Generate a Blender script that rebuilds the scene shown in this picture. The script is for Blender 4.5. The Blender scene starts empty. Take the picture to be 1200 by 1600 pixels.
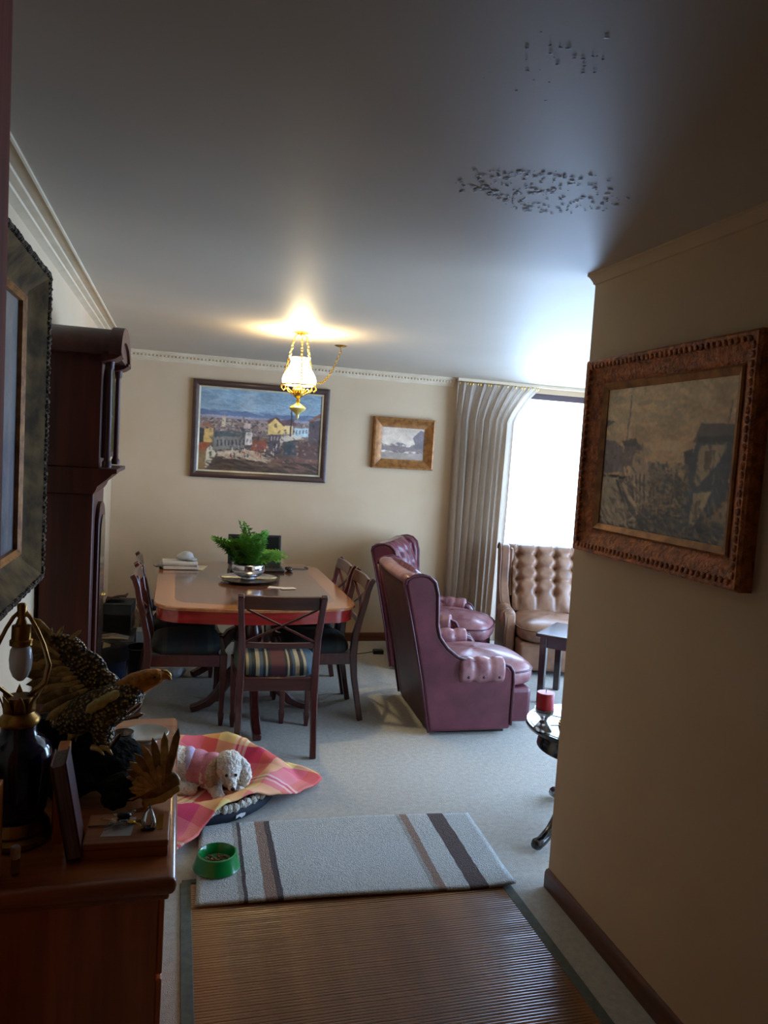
import bpy, bmesh, math, random
import numpy as np
from mathutils import Vector, Matrix, Euler, noise

# ------------------------------------------------------------------ camera, light, exposure
SC = bpy.context.scene
C = SC.collection
F_PX, YAW, PITCH, ROLL, CAM_H = 1185.08, 0.2677, 0.0758, 0.0610, 1.6821
cam_data = bpy.data.cameras.new('camera')
cam = bpy.data.objects.new('camera', cam_data)
C.objects.link(cam)
_f = Vector((math.sin(YAW) * math.cos(PITCH), math.cos(YAW) * math.cos(PITCH), -math.sin(PITCH)))
_r = Vector((math.cos(YAW), -math.sin(YAW), 0))
_u = _r.cross(_f)
_rr = _r * math.cos(ROLL) + _u * math.sin(ROLL)
_uu = _u * math.cos(ROLL) - _r * math.sin(ROLL)
mw = Matrix((_rr, _uu, -_f)).transposed().to_4x4()
mw.translation = Vector((0, 0, CAM_H))
cam.matrix_world = mw
cam_data.sensor_fit = 'VERTICAL'
cam_data.sensor_height = 24.0
cam_data.lens = F_PX / 1600.0 * 24.0
cam_data.clip_start = 0.02
SC.camera = cam

world = bpy.data.worlds.new('sky')
SC.world = world
world.use_nodes = True
wb = world.node_tree.nodes['Background']
wb.inputs[0].default_value = (0.43, 0.65, 1.0, 1)
wb.inputs[1].default_value = 15.5

SC.view_settings.view_transform = 'Standard'
SC.view_settings.look = 'None'
SC.view_settings.exposure = 0.0
SC.view_settings.gamma = 1.0
SC.view_settings.use_curve_mapping = False
SC.cycles.use_denoising = True
SC.cycles.max_bounces = 10
SC.cycles.diffuse_bounces = 6
SC.cycles.transmission_bounces = 8
SC.cycles.transparent_max_bounces = 8
SC.cycles.caustics_reflective = False
SC.cycles.caustics_refractive = False
SC.cycles.sample_clamp_indirect = 6.0


def portal(name, loc, rot, sx, sy):
    l = bpy.data.lights.new(name, 'AREA')
    l.shape = 'RECTANGLE'
    l.size, l.size_y = sx, sy
    l.cycles.is_portal = True
    o = bpy.data.objects.new(name, l)
    C.objects.link(o)
    o.location, o.rotation_euler = loc, rot


portal('portal_back', (3.575, 6.72, 1.2), (-math.pi / 2, 0, 0), 1.35, 2.3)
portal('portal_right', (4.60, 3.45, 1.2), (0, math.pi / 2, 0), 2.3, 4.3)

LAMP = (0.70, 4.72)          # hanging lamp over the table
XL, XR, YB, YP, H = -0.52, 1.49, 6.516, 2.62, 2.40
PI = math.pi
R = math.radians


# ------------------------------------------------------------------ materials
def lin(c):
    out = []
    for v in c[:3]:
        v = v / 255.0
        out.append(v / 12.92 if v <= 0.04045 else ((v + 0.055) / 1.055) ** 2.4)
    return tuple(out) + (1.0,)


def new_mat(name):
    m = bpy.data.materials.new(name)
    m.use_nodes = True
    nt = m.node_tree
    return m, nt, nt.nodes['Principled BSDF']


def coords(nt, scale=(1, 1, 1), rot=(0, 0, 0), kind='Object'):
    tc = nt.nodes.new('ShaderNodeTexCoord')
    mp = nt.nodes.new('ShaderNodeMapping')
    mp.inputs['Scale'].default_value = scale
    mp.inputs['Rotation'].default_value = rot
    nt.links.new(tc.outputs[kind], mp.inputs['Vector'])
    return mp.outputs['Vector']


def noise_tex(nt, vec, scale, detail=4, rough=0.55):
    n = nt.nodes.new('ShaderNodeTexNoise')
    n.inputs['Scale'].default_value = scale
    n.inputs['Detail'].default_value = detail
    n.inputs['Roughness'].default_value = rough
    nt.links.new(vec, n.inputs['Vector'])
    return n.outputs['Fac']


def ramp(nt, fac, stops, interp='LINEAR'):
    r = nt.nodes.new('ShaderNodeValToRGB')
    r.color_ramp.interpolation = interp
    e = r.color_ramp.elements
    while len(e) < len(stops):
        e.new(0.5)
    for el, (p, c) in zip(e, stops):
        el.position = p
        el.color = lin(c)
    nt.links.new(fac, r.inputs['Fac'])
    return r.outputs['Color']


def bump(nt, p, height, strength, dist=0.01):
    b = nt.nodes.new('ShaderNodeBump')
    b.inputs['Strength'].default_value = strength
    b.inputs['Distance'].default_value = dist
    nt.links.new(height, b.inputs['Height'])
    nt.links.new(b.outputs['Normal'], p.inputs['Normal'])


def M(name, c1, c2=None, rough=0.6, metal=0.0, scale=8.0, stretch=(1, 1, 1), bmp=0.0, bscale=60.0, coat=0.0,
      spec=0.5, bdist=0.004, lo=0.35, hi=0.65):
    m, nt, p = new_mat(name)
    c2 = c2 or tuple(max(0, v * 0.86) for v in c1)
    v = coords(nt, stretch)
    n = noise_tex(nt, v, scale)
    nt.links.new(ramp(nt, n, [(lo, c2), (hi, c1)]), p.inputs['Base Color'])
    p.inputs['Roughness'].default_value = rough
    p.inputs['Metallic'].default_value = metal
    p.inputs['Coat Weight'].default_value = coat
    p.inputs['Coat Roughness'].default_value = 0.12
    p.inputs['Specular IOR Level'].default_value = spec
    if bmp:
        bump(nt, p, noise_tex(nt, v, bscale, 3), bmp, bdist)
    return m


def wood(name, c1, c2, axis='z', rough=0.3, coat=0.3, fine=38.0):
    st = {'x': (0.06, 1, 1), 'y': (1, 0.06, 1), 'z': (1, 1, 0.06)}[axis]
    return M(name, c1, c2, rough, 0, fine, st, 0.06, fine * 2, coat, lo=0.3, hi=0.7)


MAT = {}
MAT['wall'] = M('cream_wall_paint', (203, 177, 144), (197, 170, 136), 0.85, scale=2.5, bmp=0.06, bscale=180)
MAT['cornice'] = M('cornice_paint', (214, 194, 164), (204, 182, 150), 0.6)
MAT['ceiling'] = M('ceiling_paint', (190, 177, 158), (184, 171, 152), 0.5, scale=1.5, bmp=0.05, bscale=90)
MAT['peel'] = M('flaked_ceiling_paint', (166, 157, 146), (140, 131, 121), 0.5, scale=40)
MAT['carpet'] = M('grey_carpet_pile', (198, 195, 186), (182, 179, 170), 0.95, scale=40, bmp=0.7, bscale=260, spec=0.1, bdist=0.01)
MAT['trimwood'] = wood('baseboard_wood', (112, 66, 38), (78, 42, 24), 'x', 0.4)
MAT['trimwood_y'] = wood('baseboard_wood_y', (104, 58, 34), (70, 36, 20), 'y', 0.4)
MAT['postwood'] = wood('door_post_wood', (160, 74, 38), (126, 54, 26), 'z', 0.8, 0.0)
MAT['winframe'] = wood('window_frame_wood', (70, 34, 38), (48, 22, 26), 'x', 0.35)
MAT['mahogany'] = wood('mahogany_legs', (80, 28, 23), (48, 15, 12), 'z', 0.28, 0.4)
MAT['mahogany_x'] = wood('mahogany_rails', (80, 28, 23), (48, 15, 12), 'x', 0.28, 0.4)
MAT['toprail'] = wood('worn_top_rail', (86, 48, 28), (48, 20, 14), 'x', 0.3, 0.4)
MAT['table_field'] = wood('table_field_veneer', (112, 72, 54), (88, 52, 38), 'y', 0.16, 0.6, 30)
MAT['table_band'] = wood('table_band_veneer', (178, 116, 70), (150, 90, 52), 'y', 0.16, 0.6, 30)
MAT['apron'] = wood('table_apron_wood', (168, 44, 38), (128, 28, 26), 'x', 0.2, 0.6, 25)
MAT['clock'] = wood('clock_case_wood', (80, 34, 20), (44, 17, 11), 'z', 0.45, 0.06, 22)
MAT['clock'].node_tree.nodes['Principled BSDF'].inputs['Specular IOR Level'].default_value = 0.25
MAT['cab'] = wood('sideboard_side_wood', (240, 150, 86), (186, 104, 56), 'z', 0.38, 0.2, 20)
MAT['cab_top'] = wood('sideboard_top_wood', (206, 126, 74), (156, 86, 48), 'x', 0.22, 0.5, 20)
MAT['boxwood'] = wood('box_wood', (184, 116, 66), (148, 86, 46), 'x', 0.45, 0.1)
MAT['palewood'] = wood('orange_wood', (222, 138, 62), (182, 104, 44), 'z', 0.45, 0.1)
MAT['darkwood'] = wood('dark_table_wood', (52, 30, 24), (30, 17, 14), 'z', 0.25, 0.5)
MAT['blackwood'] = wood('black_table_wood', (26, 18, 18), (14, 10, 10), 'z', 0.2, 0.6)
MAT['burgundy'] = M('burgundy_leather', (108, 48, 62), (78, 30, 43), 0.36, scale=6, bmp=0.25, bscale=160, coat=0.15, lo=0.3, hi=0.7)
MAT['burgundy_worn_glare'] = M('worn_glare_burgundy_leather', (160, 114, 116), (114, 62, 71), 0.32, scale=9, bmp=0.25, bscale=160, coat=0.15)  # worn leather, its colour also lightened in place of window glare on cushions
MAT['burgundy_dark'] = M('burgundy_piping', (92, 42, 56), (66, 28, 38), 0.36)
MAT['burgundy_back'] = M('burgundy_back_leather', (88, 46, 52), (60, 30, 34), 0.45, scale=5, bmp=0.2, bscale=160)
MAT['tan'] = M('tan_leather', (146, 106, 80), (114, 78, 58), 0.38, scale=7, bmp=0.25, bscale=150, coat=0.1)
MAT['tan_worn'] = M('pale_worn_tan_leather', (158, 118, 92), (122, 86, 64), 0.36, scale=8, bmp=0.2, bscale=150, coat=0.1)
MAT['tan_dark'] = M('tan_piping', (128, 92, 68), (104, 72, 52), 0.45)
MAT['curtain'] = None
MAT['brass'] = M('aged_brass', (176, 132, 62), (120, 84, 36), 0.32, 1.0, scale=20)
MAT['goldbrass'] = M('polished_brass', (226, 186, 84), (190, 146, 58), 0.25, 1.0)
MAT['enamel'] = M('pale_yellow_enamel', (226, 204, 118), (200, 172, 84), 0.25, 0.2, coat=0.4)
MAT['silver'] = M('polished_silver', (214, 214, 218), (180, 180, 186), 0.16, 1.0)
MAT['steel'] = M('key_steel', (190, 186, 180), (140, 134, 126), 0.25, 1.0)
MAT['white_china'] = M('white_china', (226, 228, 222), (214, 216, 210), 0.2, coat=0.4)
MAT['paper'] = M('white_paper', (222, 218, 210), (206, 202, 194), 0.8)
MAT['paper_grey'] = M('grey_newsprint', (168, 160, 156), (140, 132, 128), 0.85, scale=30)
MAT['cream'] = M('cream_paper', (214, 200, 160), None, 0.8)
MAT['plastic_grey'] = M('pale_grey_plastic', (196, 198, 200), (170, 172, 174), 0.45, bmp=0.4, bscale=30)
MAT['black'] = M('black_plastic', (20, 20, 22), (12, 12, 14), 0.35)
MAT['darkscreen'] = M('dark_screen', (16, 20, 20), (12, 15, 15), 0.12, coat=0.5)
MAT['green'] = M('green_bowl_plastic', (10, 132, 58), (8, 118, 50), 0.22, coat=0.4)
MAT['kibble'] = M('dog_kibble', (128, 96, 50), (92, 64, 30), 0.8, scale=60)
MAT['fern'] = M('fern_green', (104, 160, 56), (52, 110, 32), 0.55, scale=12)
MAT['fernstem'] = M('fern_stem', (60, 92, 30), None, 0.6)
MAT['fur'] = M('white_dog_fur', (244, 238, 228), (222, 212, 198), 0.95, scale=24, bmp=0.9, bscale=90, spec=0.05, bdist=0.02)
MAT['fur_tan'] = M('tan_ear_fur', (206, 182, 152), (164, 138, 108), 0.95, scale=22, bmp=0.9, bscale=90, spec=0.05, bdist=0.02)
MAT['sweater'] = M('pink_dog_sweater', (216, 146, 158), (186, 112, 130), 0.9, scale=16, bmp=0.4, bscale=200)
MAT['sweater_lilac'] = M('lilac_stripe_knit', (206, 196, 222), (176, 160, 200), 0.9, scale=26)
MAT['nose'] = M('black_nose', (22, 18, 22), None, 0.3)
MAT['eye'] = M('dark_dog_eye', (28, 16, 12), None, 0.12, coat=0.5)
MAT['fleece'] = M('white_fleece', (220, 214, 200), (196, 188, 172), 0.95, scale=40, bmp=1.0, bscale=90, bdist=0.02)
MAT['navy'] = M('navy_fabric', (26, 34, 52), (16, 22, 36), 0.8, scale=20)
MAT['cobalt'] = M('cobalt_glaze', (12, 16, 56), (6, 8, 32), 0.12, coat=0.6)
MAT['rock'] = M('dark_rock_cast', (22, 24, 16), (9, 10, 7), 0.9, scale=18, spec=0.1, bmp=0.8, bscale=28, bdist=0.02)
MAT['foam'] = M('broken_resin', (236, 216, 140), (210, 186, 108), 0.8, scale=50, bmp=0.6, bscale=80)
MAT['goldfeather'] = M('gilt_feather', (246, 214, 140), (190, 154, 84), 0.36, 0.2, scale=40)
MAT['bronze'] = M('bronze_feather', (190, 156, 96), (120, 96, 54), 0.38, 0.2, scale=40)
MAT['orange_gold'] = M('orange_gilt', (226, 152, 56), (176, 106, 32), 0.34, 0.3, scale=60, bmp=0.7, bscale=140)
MAT['red_wax'] = M('red_candle_wax', (172, 22, 42), (150, 16, 34), 0.4, coat=0.1)
MAT['pink_wax'] = M('candle_top_wax', (226, 96, 120), None, 0.4)
MAT['wick'] = M('burnt_wick', (40, 22, 22), None, 0.9)
MAT['inlay'] = M('glass_table_inlay', (206, 226, 228), (180, 206, 210), 0.06, coat=0.8)
MAT['cardboard'] = M('brown_cardboard', (150, 112, 74), (124, 90, 58), 0.8)
MAT['greybox'] = M('grey_box_card', (120, 118, 116), (98, 96, 94), 0.7)
MAT['tealbox'] = M('slate_box', (62, 72, 78), (44, 52, 58), 0.6)
MAT['bluebin'] = M('blue_plastic_bin', (18, 52, 98), (12, 36, 72), 0.2, coat=0.4)
MAT['blackcloth'] = M('black_bag_cloth', (22, 22, 24), (12, 12, 14), 0.8, bmp=0.3, bscale=60)
MAT['maroon'] = M('maroon_leatherette', (104, 34, 30), (72, 22, 20), 0.45)
MAT['greyedge'] = M('grey_page_edge', (132, 116, 110), (96, 82, 78), 0.7, stretch=(40, 40, 1))
MAT['redcloth'] = M('red_brown_cloth', (104, 66, 58), (80, 46, 40), 0.9)
MAT['frame_dark'] = wood('dark_brown_frame', (74, 46, 36), (50, 30, 24), 'x', 0.4)
MAT['frame_gilt'] = M('gilt_frame', (168, 112, 56), (122, 76, 34), 0.42, 0.3, scale=24, bmp=0.3, bscale=60)
MAT['frame_gilt_dark'] = M('dark_gilt_frame', (200, 116, 56), (130, 70, 32), 0.42, 0.15, scale=30, bmp=0.9, bscale=70, bdist=0.012)
MAT['frame_old'] = M('antique_gold_frame', (104, 80, 46), (58, 43, 25), 0.8, 0.0, scale=10, bmp=0.3, bscale=60, spec=0.12)
MAT['frame_carved'] = M('carved_frame_edge', (116, 96, 76), (40, 31, 22), 0.75, 0.0, spec=0.15, scale=55, bmp=1.0, bscale=70, bdist=0.02)
MAT['slip'] = M('pale_gilt_slip', (206, 196, 168), (176, 160, 126), 0.4, 0.3)
MAT['matborder'] = M('grey_green_mat_binding', (92, 98, 88), (76, 82, 74), 0.8, scale=40)
MAT['label'] = M('white_label', (222, 222, 220), None, 0.6)


def mat_curtain():
    m, nt, p = new_mat('beige_curtain_cloth')
    v = coords(nt, (1, 1, 0.2))
    n = noise_tex(nt, v, 60)
    col = ramp(nt, n, [(0.3, (188, 172, 154)), (0.7, (206, 190, 172))])
    nt.links.new(col, p.inputs['Base Color'])
    p.inputs['Roughness'].default_value = 0.85
    tr = nt.nodes.new('ShaderNodeBsdfTranslucent')
    nt.links.new(col, tr.inputs['Color'])
    mx = nt.nodes.new('ShaderNodeMixShader')
    mx.inputs[0].default_value = 0.5
    nt.links.new(p.outputs[0], mx.inputs[1])
    nt.links.new(tr.outputs[0], mx.inputs[2])
    nt.links.new(mx.outputs[0], nt.nodes['Material Output'].inputs['Surface'])
    return m


MAT['curtain'] = mat_curtain()


def mat_glass(name, col=(255, 255, 255), rough=0.0, transparent=True):
    """thin pane: mostly transparent with a faint reflection"""
    m, nt, p = new_mat(name)
    nt.nodes.remove(p)
    t = nt.nodes.new('ShaderNodeBsdfTransparent')
    t.inputs[0].default_value = lin(col)
    g = nt.nodes.new('ShaderNodeBsdfGlossy')
    g.inputs['Roughness'].default_value = rough
    mx = nt.nodes.new('ShaderNodeMixShader')
    mx.inputs[0].default_value = 0.05
    nt.links.new(t.outputs[0], mx.inputs[1])
    nt.links.new(g.outputs[0], mx.inputs[2])
    nt.links.new(mx.outputs[0], nt.nodes['Material Output'].inputs['Surface'])
    return m


MAT['pane'] = mat_glass('window_pane_glass')
MAT['smoke_glass'] = M('smoky_glass', (150, 138, 130), (110, 100, 96), 0.08, coat=0.6)
MAT['smoke_glass'].node_tree.nodes['Principled BSDF'].inputs['Transmission Weight'].default_value = 0.6
MAT['clear_glass'] = mat_glass('clear_glass', (225, 230, 230))


def mat_emit(name, col, strength, base=(240, 236, 224)):
    m, nt, p = new_mat(name)
    p.inputs['Base Color'].default_value = lin(base)
    p.inputs['Roughness'].default_value = 0.25
    p.inputs['Emission Color'].default_value = lin(col)
    p.inputs['Emission Strength'].default_value = strength
    return m


MAT['lampglass'] = mat_emit('lit_opal_glass', (255, 236, 200), 5.0)
MAT['bulb_lit'] = mat_emit('lit_bulb', (255, 220, 150), 20.0)


def mat_stripes(name, axis, stops, scale, off, rough=0.8, bmp=0.3):
    """woven stripes across one object axis"""
    m, nt, p = new_mat(name)
    tc = nt.nodes.new('ShaderNodeTexCoord')
    sp = nt.nodes.new('ShaderNodeSeparateXYZ')
    nt.links.new(tc.outputs['Object'], sp.inputs[0])
    ma = nt.nodes.new('ShaderNodeMath')
    ma.operation = 'MULTIPLY_ADD'
    ma.inputs[1].default_value = scale
    ma.inputs[2].default_value = off
    nt.links.new(sp.outputs[axis], ma.inputs[0])
    nt.links.new(ramp(nt, ma.outputs[0], stops, 'CONSTANT'), p.inputs['Base Color'])
    p.inputs['Roughness'].default_value = rough
    bump(nt, p, noise_tex(nt, tc.outputs['Object'], 300, 2), bmp, 0.003)
    return m


_te, _dg, _cr, _ma, _nv = (58, 78, 90), (26, 34, 32), (154, 142, 116), (74, 26, 34), (24, 28, 38)
MAT['seat'] = mat_stripes('striped_seat_fabric', 'X', [
    (0, (58, 74, 66)), (.06, _dg), (.14, _cr), (.17, _te), (.2, _dg), (.25, _cr), (.29, _te), (.33, _nv), (.36, _cr), (.385, _dg),
    (.42, _ma), (.58, _dg), (.61, _cr), (.635, _nv), (.67, _te), (.7, _cr), (.75, _dg), (.8, (150, 138, 108)), (.83, _te), (.94, (84, 116, 140))],
    2.1, 0.5)
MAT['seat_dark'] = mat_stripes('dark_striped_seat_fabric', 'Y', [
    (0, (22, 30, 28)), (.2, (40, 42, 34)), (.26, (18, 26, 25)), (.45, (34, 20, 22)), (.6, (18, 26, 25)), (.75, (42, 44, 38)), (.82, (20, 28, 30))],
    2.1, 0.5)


def mat_blanket():
    m, nt, p = new_mat('pink_yellow_plaid')
    tc = nt.nodes.new('ShaderNodeTexCoord')
    mp = nt.nodes.new('ShaderNodeMapping')
    mp.inputs['Rotation'].default_value = (0, 0, R(34))
    nt.links.new(tc.outputs['UV'], mp.inputs[0])
    sp = nt.nodes.new('ShaderNodeSeparateXYZ')
    nt.links.new(mp.outputs[0], sp.inputs[0])
    pk, mg, yl, orr, wh = (226, 128, 132), (206, 62, 104), (236, 206, 134), (220, 112, 72), (238, 224, 216)

    def band(out, scale, stops):
        ma = nt.nodes.new('ShaderNodeMath')
        ma.operation = 'MULTIPLY_ADD'
        ma.inputs[1].default_value = scale
        ma.inputs[2].default_value = 10.15
        nt.links.new(sp.outputs[out], ma.inputs[0])
        fr = nt.nodes.new('ShaderNodeMath')
        fr.operation = 'FRACT'
        nt.links.new(ma.outputs[0], fr.inputs[0])
        return ramp(nt, fr.outputs[0], stops, 'CONSTANT')
    a = band('X', 1.75, [(0, pk), (.16, orr), (.3, yl), (.46, wh), (.49, mg), (.515, wh), (.54, pk), (.56, wh), (.59, mg), (.78, orr), (.9, yl)])
    b = band('Y', 1.6, [(0, orr), (.18, yl), (.36, pk), (.42, wh), (.445, mg), (.47, wh), (.5, pk), (.7, mg), (.86, yl)])
    mx = nt.nodes.new('ShaderNodeMix')
    mx.data_type = 'RGBA'
    mx.inputs[0].default_value = 0.5
    nt.links.new(a, mx.inputs[6])
    nt.links.new(b, mx.inputs[7])
    nt.links.new(mx.outputs[2], p.inputs['Base Color'])
    p.inputs['Roughness'].default_value = 0.9
    bump(nt, p, noise_tex(nt, tc.outputs['Object'], 260, 2), 0.35, 0.004)
    return m


MAT['blanket'] = mat_blanket()


def mat_rug():
    m, nt, p = new_mat('striped_wool_rug')
    tc = nt.nodes.new('ShaderNodeTexCoord')
    sp = nt.nodes.new('ShaderNodeSeparateXYZ')
    nt.links.new(tc.outputs['Object'], sp.inputs[0])
    # slant the stripes and wobble their edges
    wob = noise_tex(nt, tc.outputs['Object'], 14, 3)
    m1 = nt.nodes.new('ShaderNodeMath')
    m1.operation = 'MULTIPLY_ADD'
    m1.inputs[1].default_value = 0.012
    nt.links.new(wob, m1.inputs[0])
    nt.links.new(sp.outputs['X'], m1.inputs[2])
    m2 = nt.nodes.new('ShaderNodeMath')
    m2.operation = 'MULTIPLY_ADD'
    m2.inputs[1].default_value = 0.03
    nt.links.new(sp.outputs['Y'], m2.inputs[0])
    nt.links.new(m1.outputs[0], m2.inputs[2])
    m3 = nt.nodes.new('ShaderNodeMath')
    m3.operation = 'MULTIPLY_ADD'
    m3.inputs[1].default_value = 1 / 1.24
    m3.inputs[2].default_value = 0.5
    nt.links.new(m2.outputs[0], m3.inputs[0])
    g, br, dk, gy = (200, 204, 202), (156, 132, 118), (96, 88, 88), (170, 168, 162)
    col = ramp(nt, m3.outputs[0], [(0, g), (.125, gy), (.14, dk), (.152, g), (.20, br), (.235, dk), (.256, g), (.72, gy), (.735, br), (.765, g),
                                    (.84, (104, 92, 90)), (.905, g)], 'CONSTANT')
    mx = nt.nodes.new('ShaderNodeMix')
    mx.data_type = 'RGBA'
    mx.blend_type = 'MULTIPLY'
    mx.inputs[0].default_value = 0.5
    nt.links.new(col, mx.inputs[6])
    nt.links.new(ramp(nt, noise_tex(nt, tc.outputs['Object'], 90, 3), [(0.3, (185, 185, 185)), (0.6, (255, 255, 255))]), mx.inputs[7])
    nt.links.new(mx.outputs[2], p.inputs['Base Color'])
    p.inputs['Roughness'].default_value = 0.95
    p.inputs['Specular IOR Level'].default_value = 0.1
    bump(nt, p, noise_tex(nt, tc.outputs['Object'], 170, 3), 0.9, 0.012)
    return m


MAT['rug'] = mat_rug()
MAT['bamboo'] = M('bamboo_slat', (158, 110, 64), (114, 76, 45), 0.32, scale=9, stretch=(0.5, 6, 1), coat=0.25, bmp=0.05, bscale=40)


def mat_scales():
    m, nt, p = new_mat('speckled_bronze_plumage')
    v = coords(nt)
    vo = nt.nodes.new('ShaderNodeTexVoronoi')
    vo.inputs['Scale'].default_value = 120
    nt.links.new(v, vo.inputs['Vector'])
    nt.links.new(ramp(nt, vo.outputs['Distance'], [(0.0, (255, 232, 170)), (0.26, (206, 168, 100)), (0.46, (96, 76, 46)), (1, (48, 40, 26))]), p.inputs['Base Color'])  # gilt speckles, enlarged in the colour to stand in for specular sparkle
    p.inputs['Metallic'].default_value = 0.2
    p.inputs['Roughness'].default_value = 0.3
    inv = nt.nodes.new('ShaderNodeMath')
    inv.operation = 'SUBTRACT'
    inv.inputs[0].default_value = 1.0
    nt.links.new(vo.outputs['Distance'], inv.inputs[1])
    bump(nt, p, inv.outputs[0], 0.9, 0.01)
    return m


MAT['scales'] = mat_scales()


def mat_attr(name, rough=0.5, coat=0.15, bmp=0.25):
    m, nt, p = new_mat(name)
    a = nt.nodes.new('ShaderNodeVertexColor')
    a.layer_name = 'paint'
    nt.links.new(a.outputs['Color'], p.inputs['Base Color'])
    p.inputs['Roughness'].default_value = rough
    p.inputs['Coat Weight'].default_value = coat
    v = coords(nt)
    bump(nt, p, noise_tex(nt, v, 90, 4), bmp, 0.004)
    return m


MAT['oil'] = mat_attr('oil_paint')


# ------------------------------------------------------------------ mesh helpers
class MB:
    def __init__(self):
        self.v, self.f, self.uv = [], [], None

    def add(self, vs, fs):
        o = len(self.v)
        self.v += [tuple(p) for p in vs]
        self.f += [tuple(i + o for i in f) for f in fs]
        return self

    def box(self, x0, x1, y0, y1, z0, z1, mtx=None):
        vs = [Vector(p) for p in ((x0, y0, z0), (x1, y0, z0), (x1, y1, z0), (x0, y1, z0), (x0, y0, z1), (x1, y0, z1), (x1, y1, z1), (x0, y1, z1))]
        if mtx is not None:
            vs = [mtx @ p for p in vs]
        return self.add(vs, [(0, 3, 2, 1), (4, 5, 6, 7), (0, 1, 5, 4), (1, 2, 6, 5), (2, 3, 7, 6), (3, 0, 4, 7)])

    def prism(self, poly, a, b, to):
        """extrude a 2-D polygon; to(p, q, d) -> xyz"""
        n = len(poly)
        vs = [to(p, q, a) for p, q in poly] + [to(p, q, b) for p, q in poly]
        fs = [tuple(range(n))[::-1], tuple(range(n, 2 * n))]
        fs += [(i, (i + 1) % n, n + (i + 1) % n, n + i) for i in range(n)]
        return self.add(vs, fs)

    def lathe(self, prof, n=24, c=(0, 0, 0), cap=True, sx=1.0, sy=1.0, arc=2 * PI):
        vs, fs = [], []
        for r, z in prof:
            for k in range(n):
                a = arc * k / n
                vs.append((c[0] + r * sx * math.cos(a), c[1] + r * sy * math.sin(a), c[2] + z))
        for j in range(len(prof) - 1):
            for k in range(n):
                k2 = (k + 1) % n
                fs.append((j * n + k, j * n + k2, (j + 1) * n + k2, (j + 1) * n + k))
        if cap:
            fs.append(tuple(range(n))[::-1])
            fs.append(tuple((len(prof) - 1) * n + k for k in range(n)))
        return self.add(vs, fs)

    def tube(self, pts, r, n=8, closed=False, flat=None):
        pts = [Vector(p) for p in pts]
        m = len(pts)
        rs = r if isinstance(r, (list, tuple)) else [r] * m
        vs, fs = [], []
        prev = None
        for i, p in enumerate(pts):
            if closed:
                t = pts[(i + 1) % m] - pts[i - 1]
            else:
                t = pts[min(i + 1, m - 1)] - pts[max(i - 1, 0)]
            t.normalize()
            if prev is None:
                a = Vector((0, 0, 1)) if abs(t.z) < 0.9 else Vector((0, 1, 0))
                nrm = t.cross(a).normalized()
            else:
                nrm = (prev - t * prev.dot(t)).normalized()
            prev = nrm
            b = t.cross(nrm)
            for k in range(n):
                a = 2 * PI * k / n
                vs.append(p + nrm * (rs[i] * math.cos(a)) + b * (rs[i] * math.sin(a) * (flat or 1.0)))
        for i in range(m if closed else m - 1):
            for k in range(n):
                i2, k2 = (i + 1) % m, (k + 1) % n
                fs.append((i * n + k, i * n + k2, i2 * n + k2, i2 * n + k))
        if not closed:
            fs.append(tuple(range(n))[::-1])
            fs.append(tuple((m - 1) * n + k for k in range(n)))
        return self.add(vs, fs)

    def bar(self, pts, w, d, side):
        """rectangular section swept along pts; side = fixed lateral direction of width w; w, d scalars or lists"""
        pts = [Vector(p) for p in pts]
        m = len(pts)
        ws = w if isinstance(w, (list, tuple)) else [w] * m
        ds = d if isinstance(d, (list, tuple)) else [d] * m
        s = Vector(side).normalized()
        vs, fs = [], []
        for i, p in enumerate(pts):
            t = (pts[min(i + 1, m - 1)] - pts[max(i - 1, 0)]).normalized()
            b = t.cross(s).normalized()
            for a, c in ((-1, -1), (1, -1), (1, 1), (-1, 1)):
                vs.append(p + s * (a * ws[i] / 2) + b * (c * ds[i] / 2))
        for i in range(m - 1):
            for k in range(4):
                k2 = (k + 1) % 4
                fs.append((i * 4 + k, i * 4 + k2, (i + 1) * 4 + k2, (i + 1) * 4 + k))
        fs.append((3, 2, 1, 0))
        fs.append(tuple((m - 1) * 4 + k for k in range(4)))
        return self.add(vs, fs)

    def grid(self, fn, nu, nv, wrapu=False, flip=False):
        vs = [fn(i / (nu if wrapu else nu - 1), j / (nv - 1)) for j in range(nv) for i in range(nu)]
        fs = []
        for j in range(nv - 1):
            for i in range(nu if wrapu else nu - 1):
                i2 = (i + 1) % nu
                q = (j * nu + i, j * nu + i2, (j + 1) * nu + i2, (j + 1) * nu + i)
                fs.append(q[::-1] if flip else q)
        return self.add(vs, fs)

    def ball(self, c, r, n=12, m=8, mtx=None, e=1.0):
        """ellipsoid; e<1 makes it boxier (superellipsoid)"""
        r = (r, r, r) if not isinstance(r, (list, tuple)) else r

        def sp(v):
            return math.copysign(abs(v) ** e, v)
        vs, fs = [], []
        for j in range(1, m):
            ph = PI * j / m - PI / 2
            for k in range(n):
                th = 2 * PI * k / n
                vs.append(Vector((r[0] * sp(math.cos(ph)) * sp(math.cos(th)), r[1] * sp(math.cos(ph)) * sp(math.sin(th)), r[2] * sp(math.sin(ph)))))
        vs.append(Vector((0, 0, -r[2])))
        vs.append(Vector((0, 0, r[2])))
        for j in range(m - 2):
            for k in range(n):
                k2 = (k + 1) % n
                fs.append((j * n + k, j * n + k2, (j + 1) * n + k2, (j + 1) * n + k))
        b, t = len(vs) - 2, len(vs) - 1
        for k in range(n):
            k2 = (k + 1) % n
            fs.append((b, k2, k))
            fs.append((t, (m - 2) * n + k, (m - 2) * n + k2))
        if mtx is not None:
            vs = [mtx @ p for p in vs]
        vs = [Vector(c) + p for p in vs]
        return self.add(vs, fs)

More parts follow.
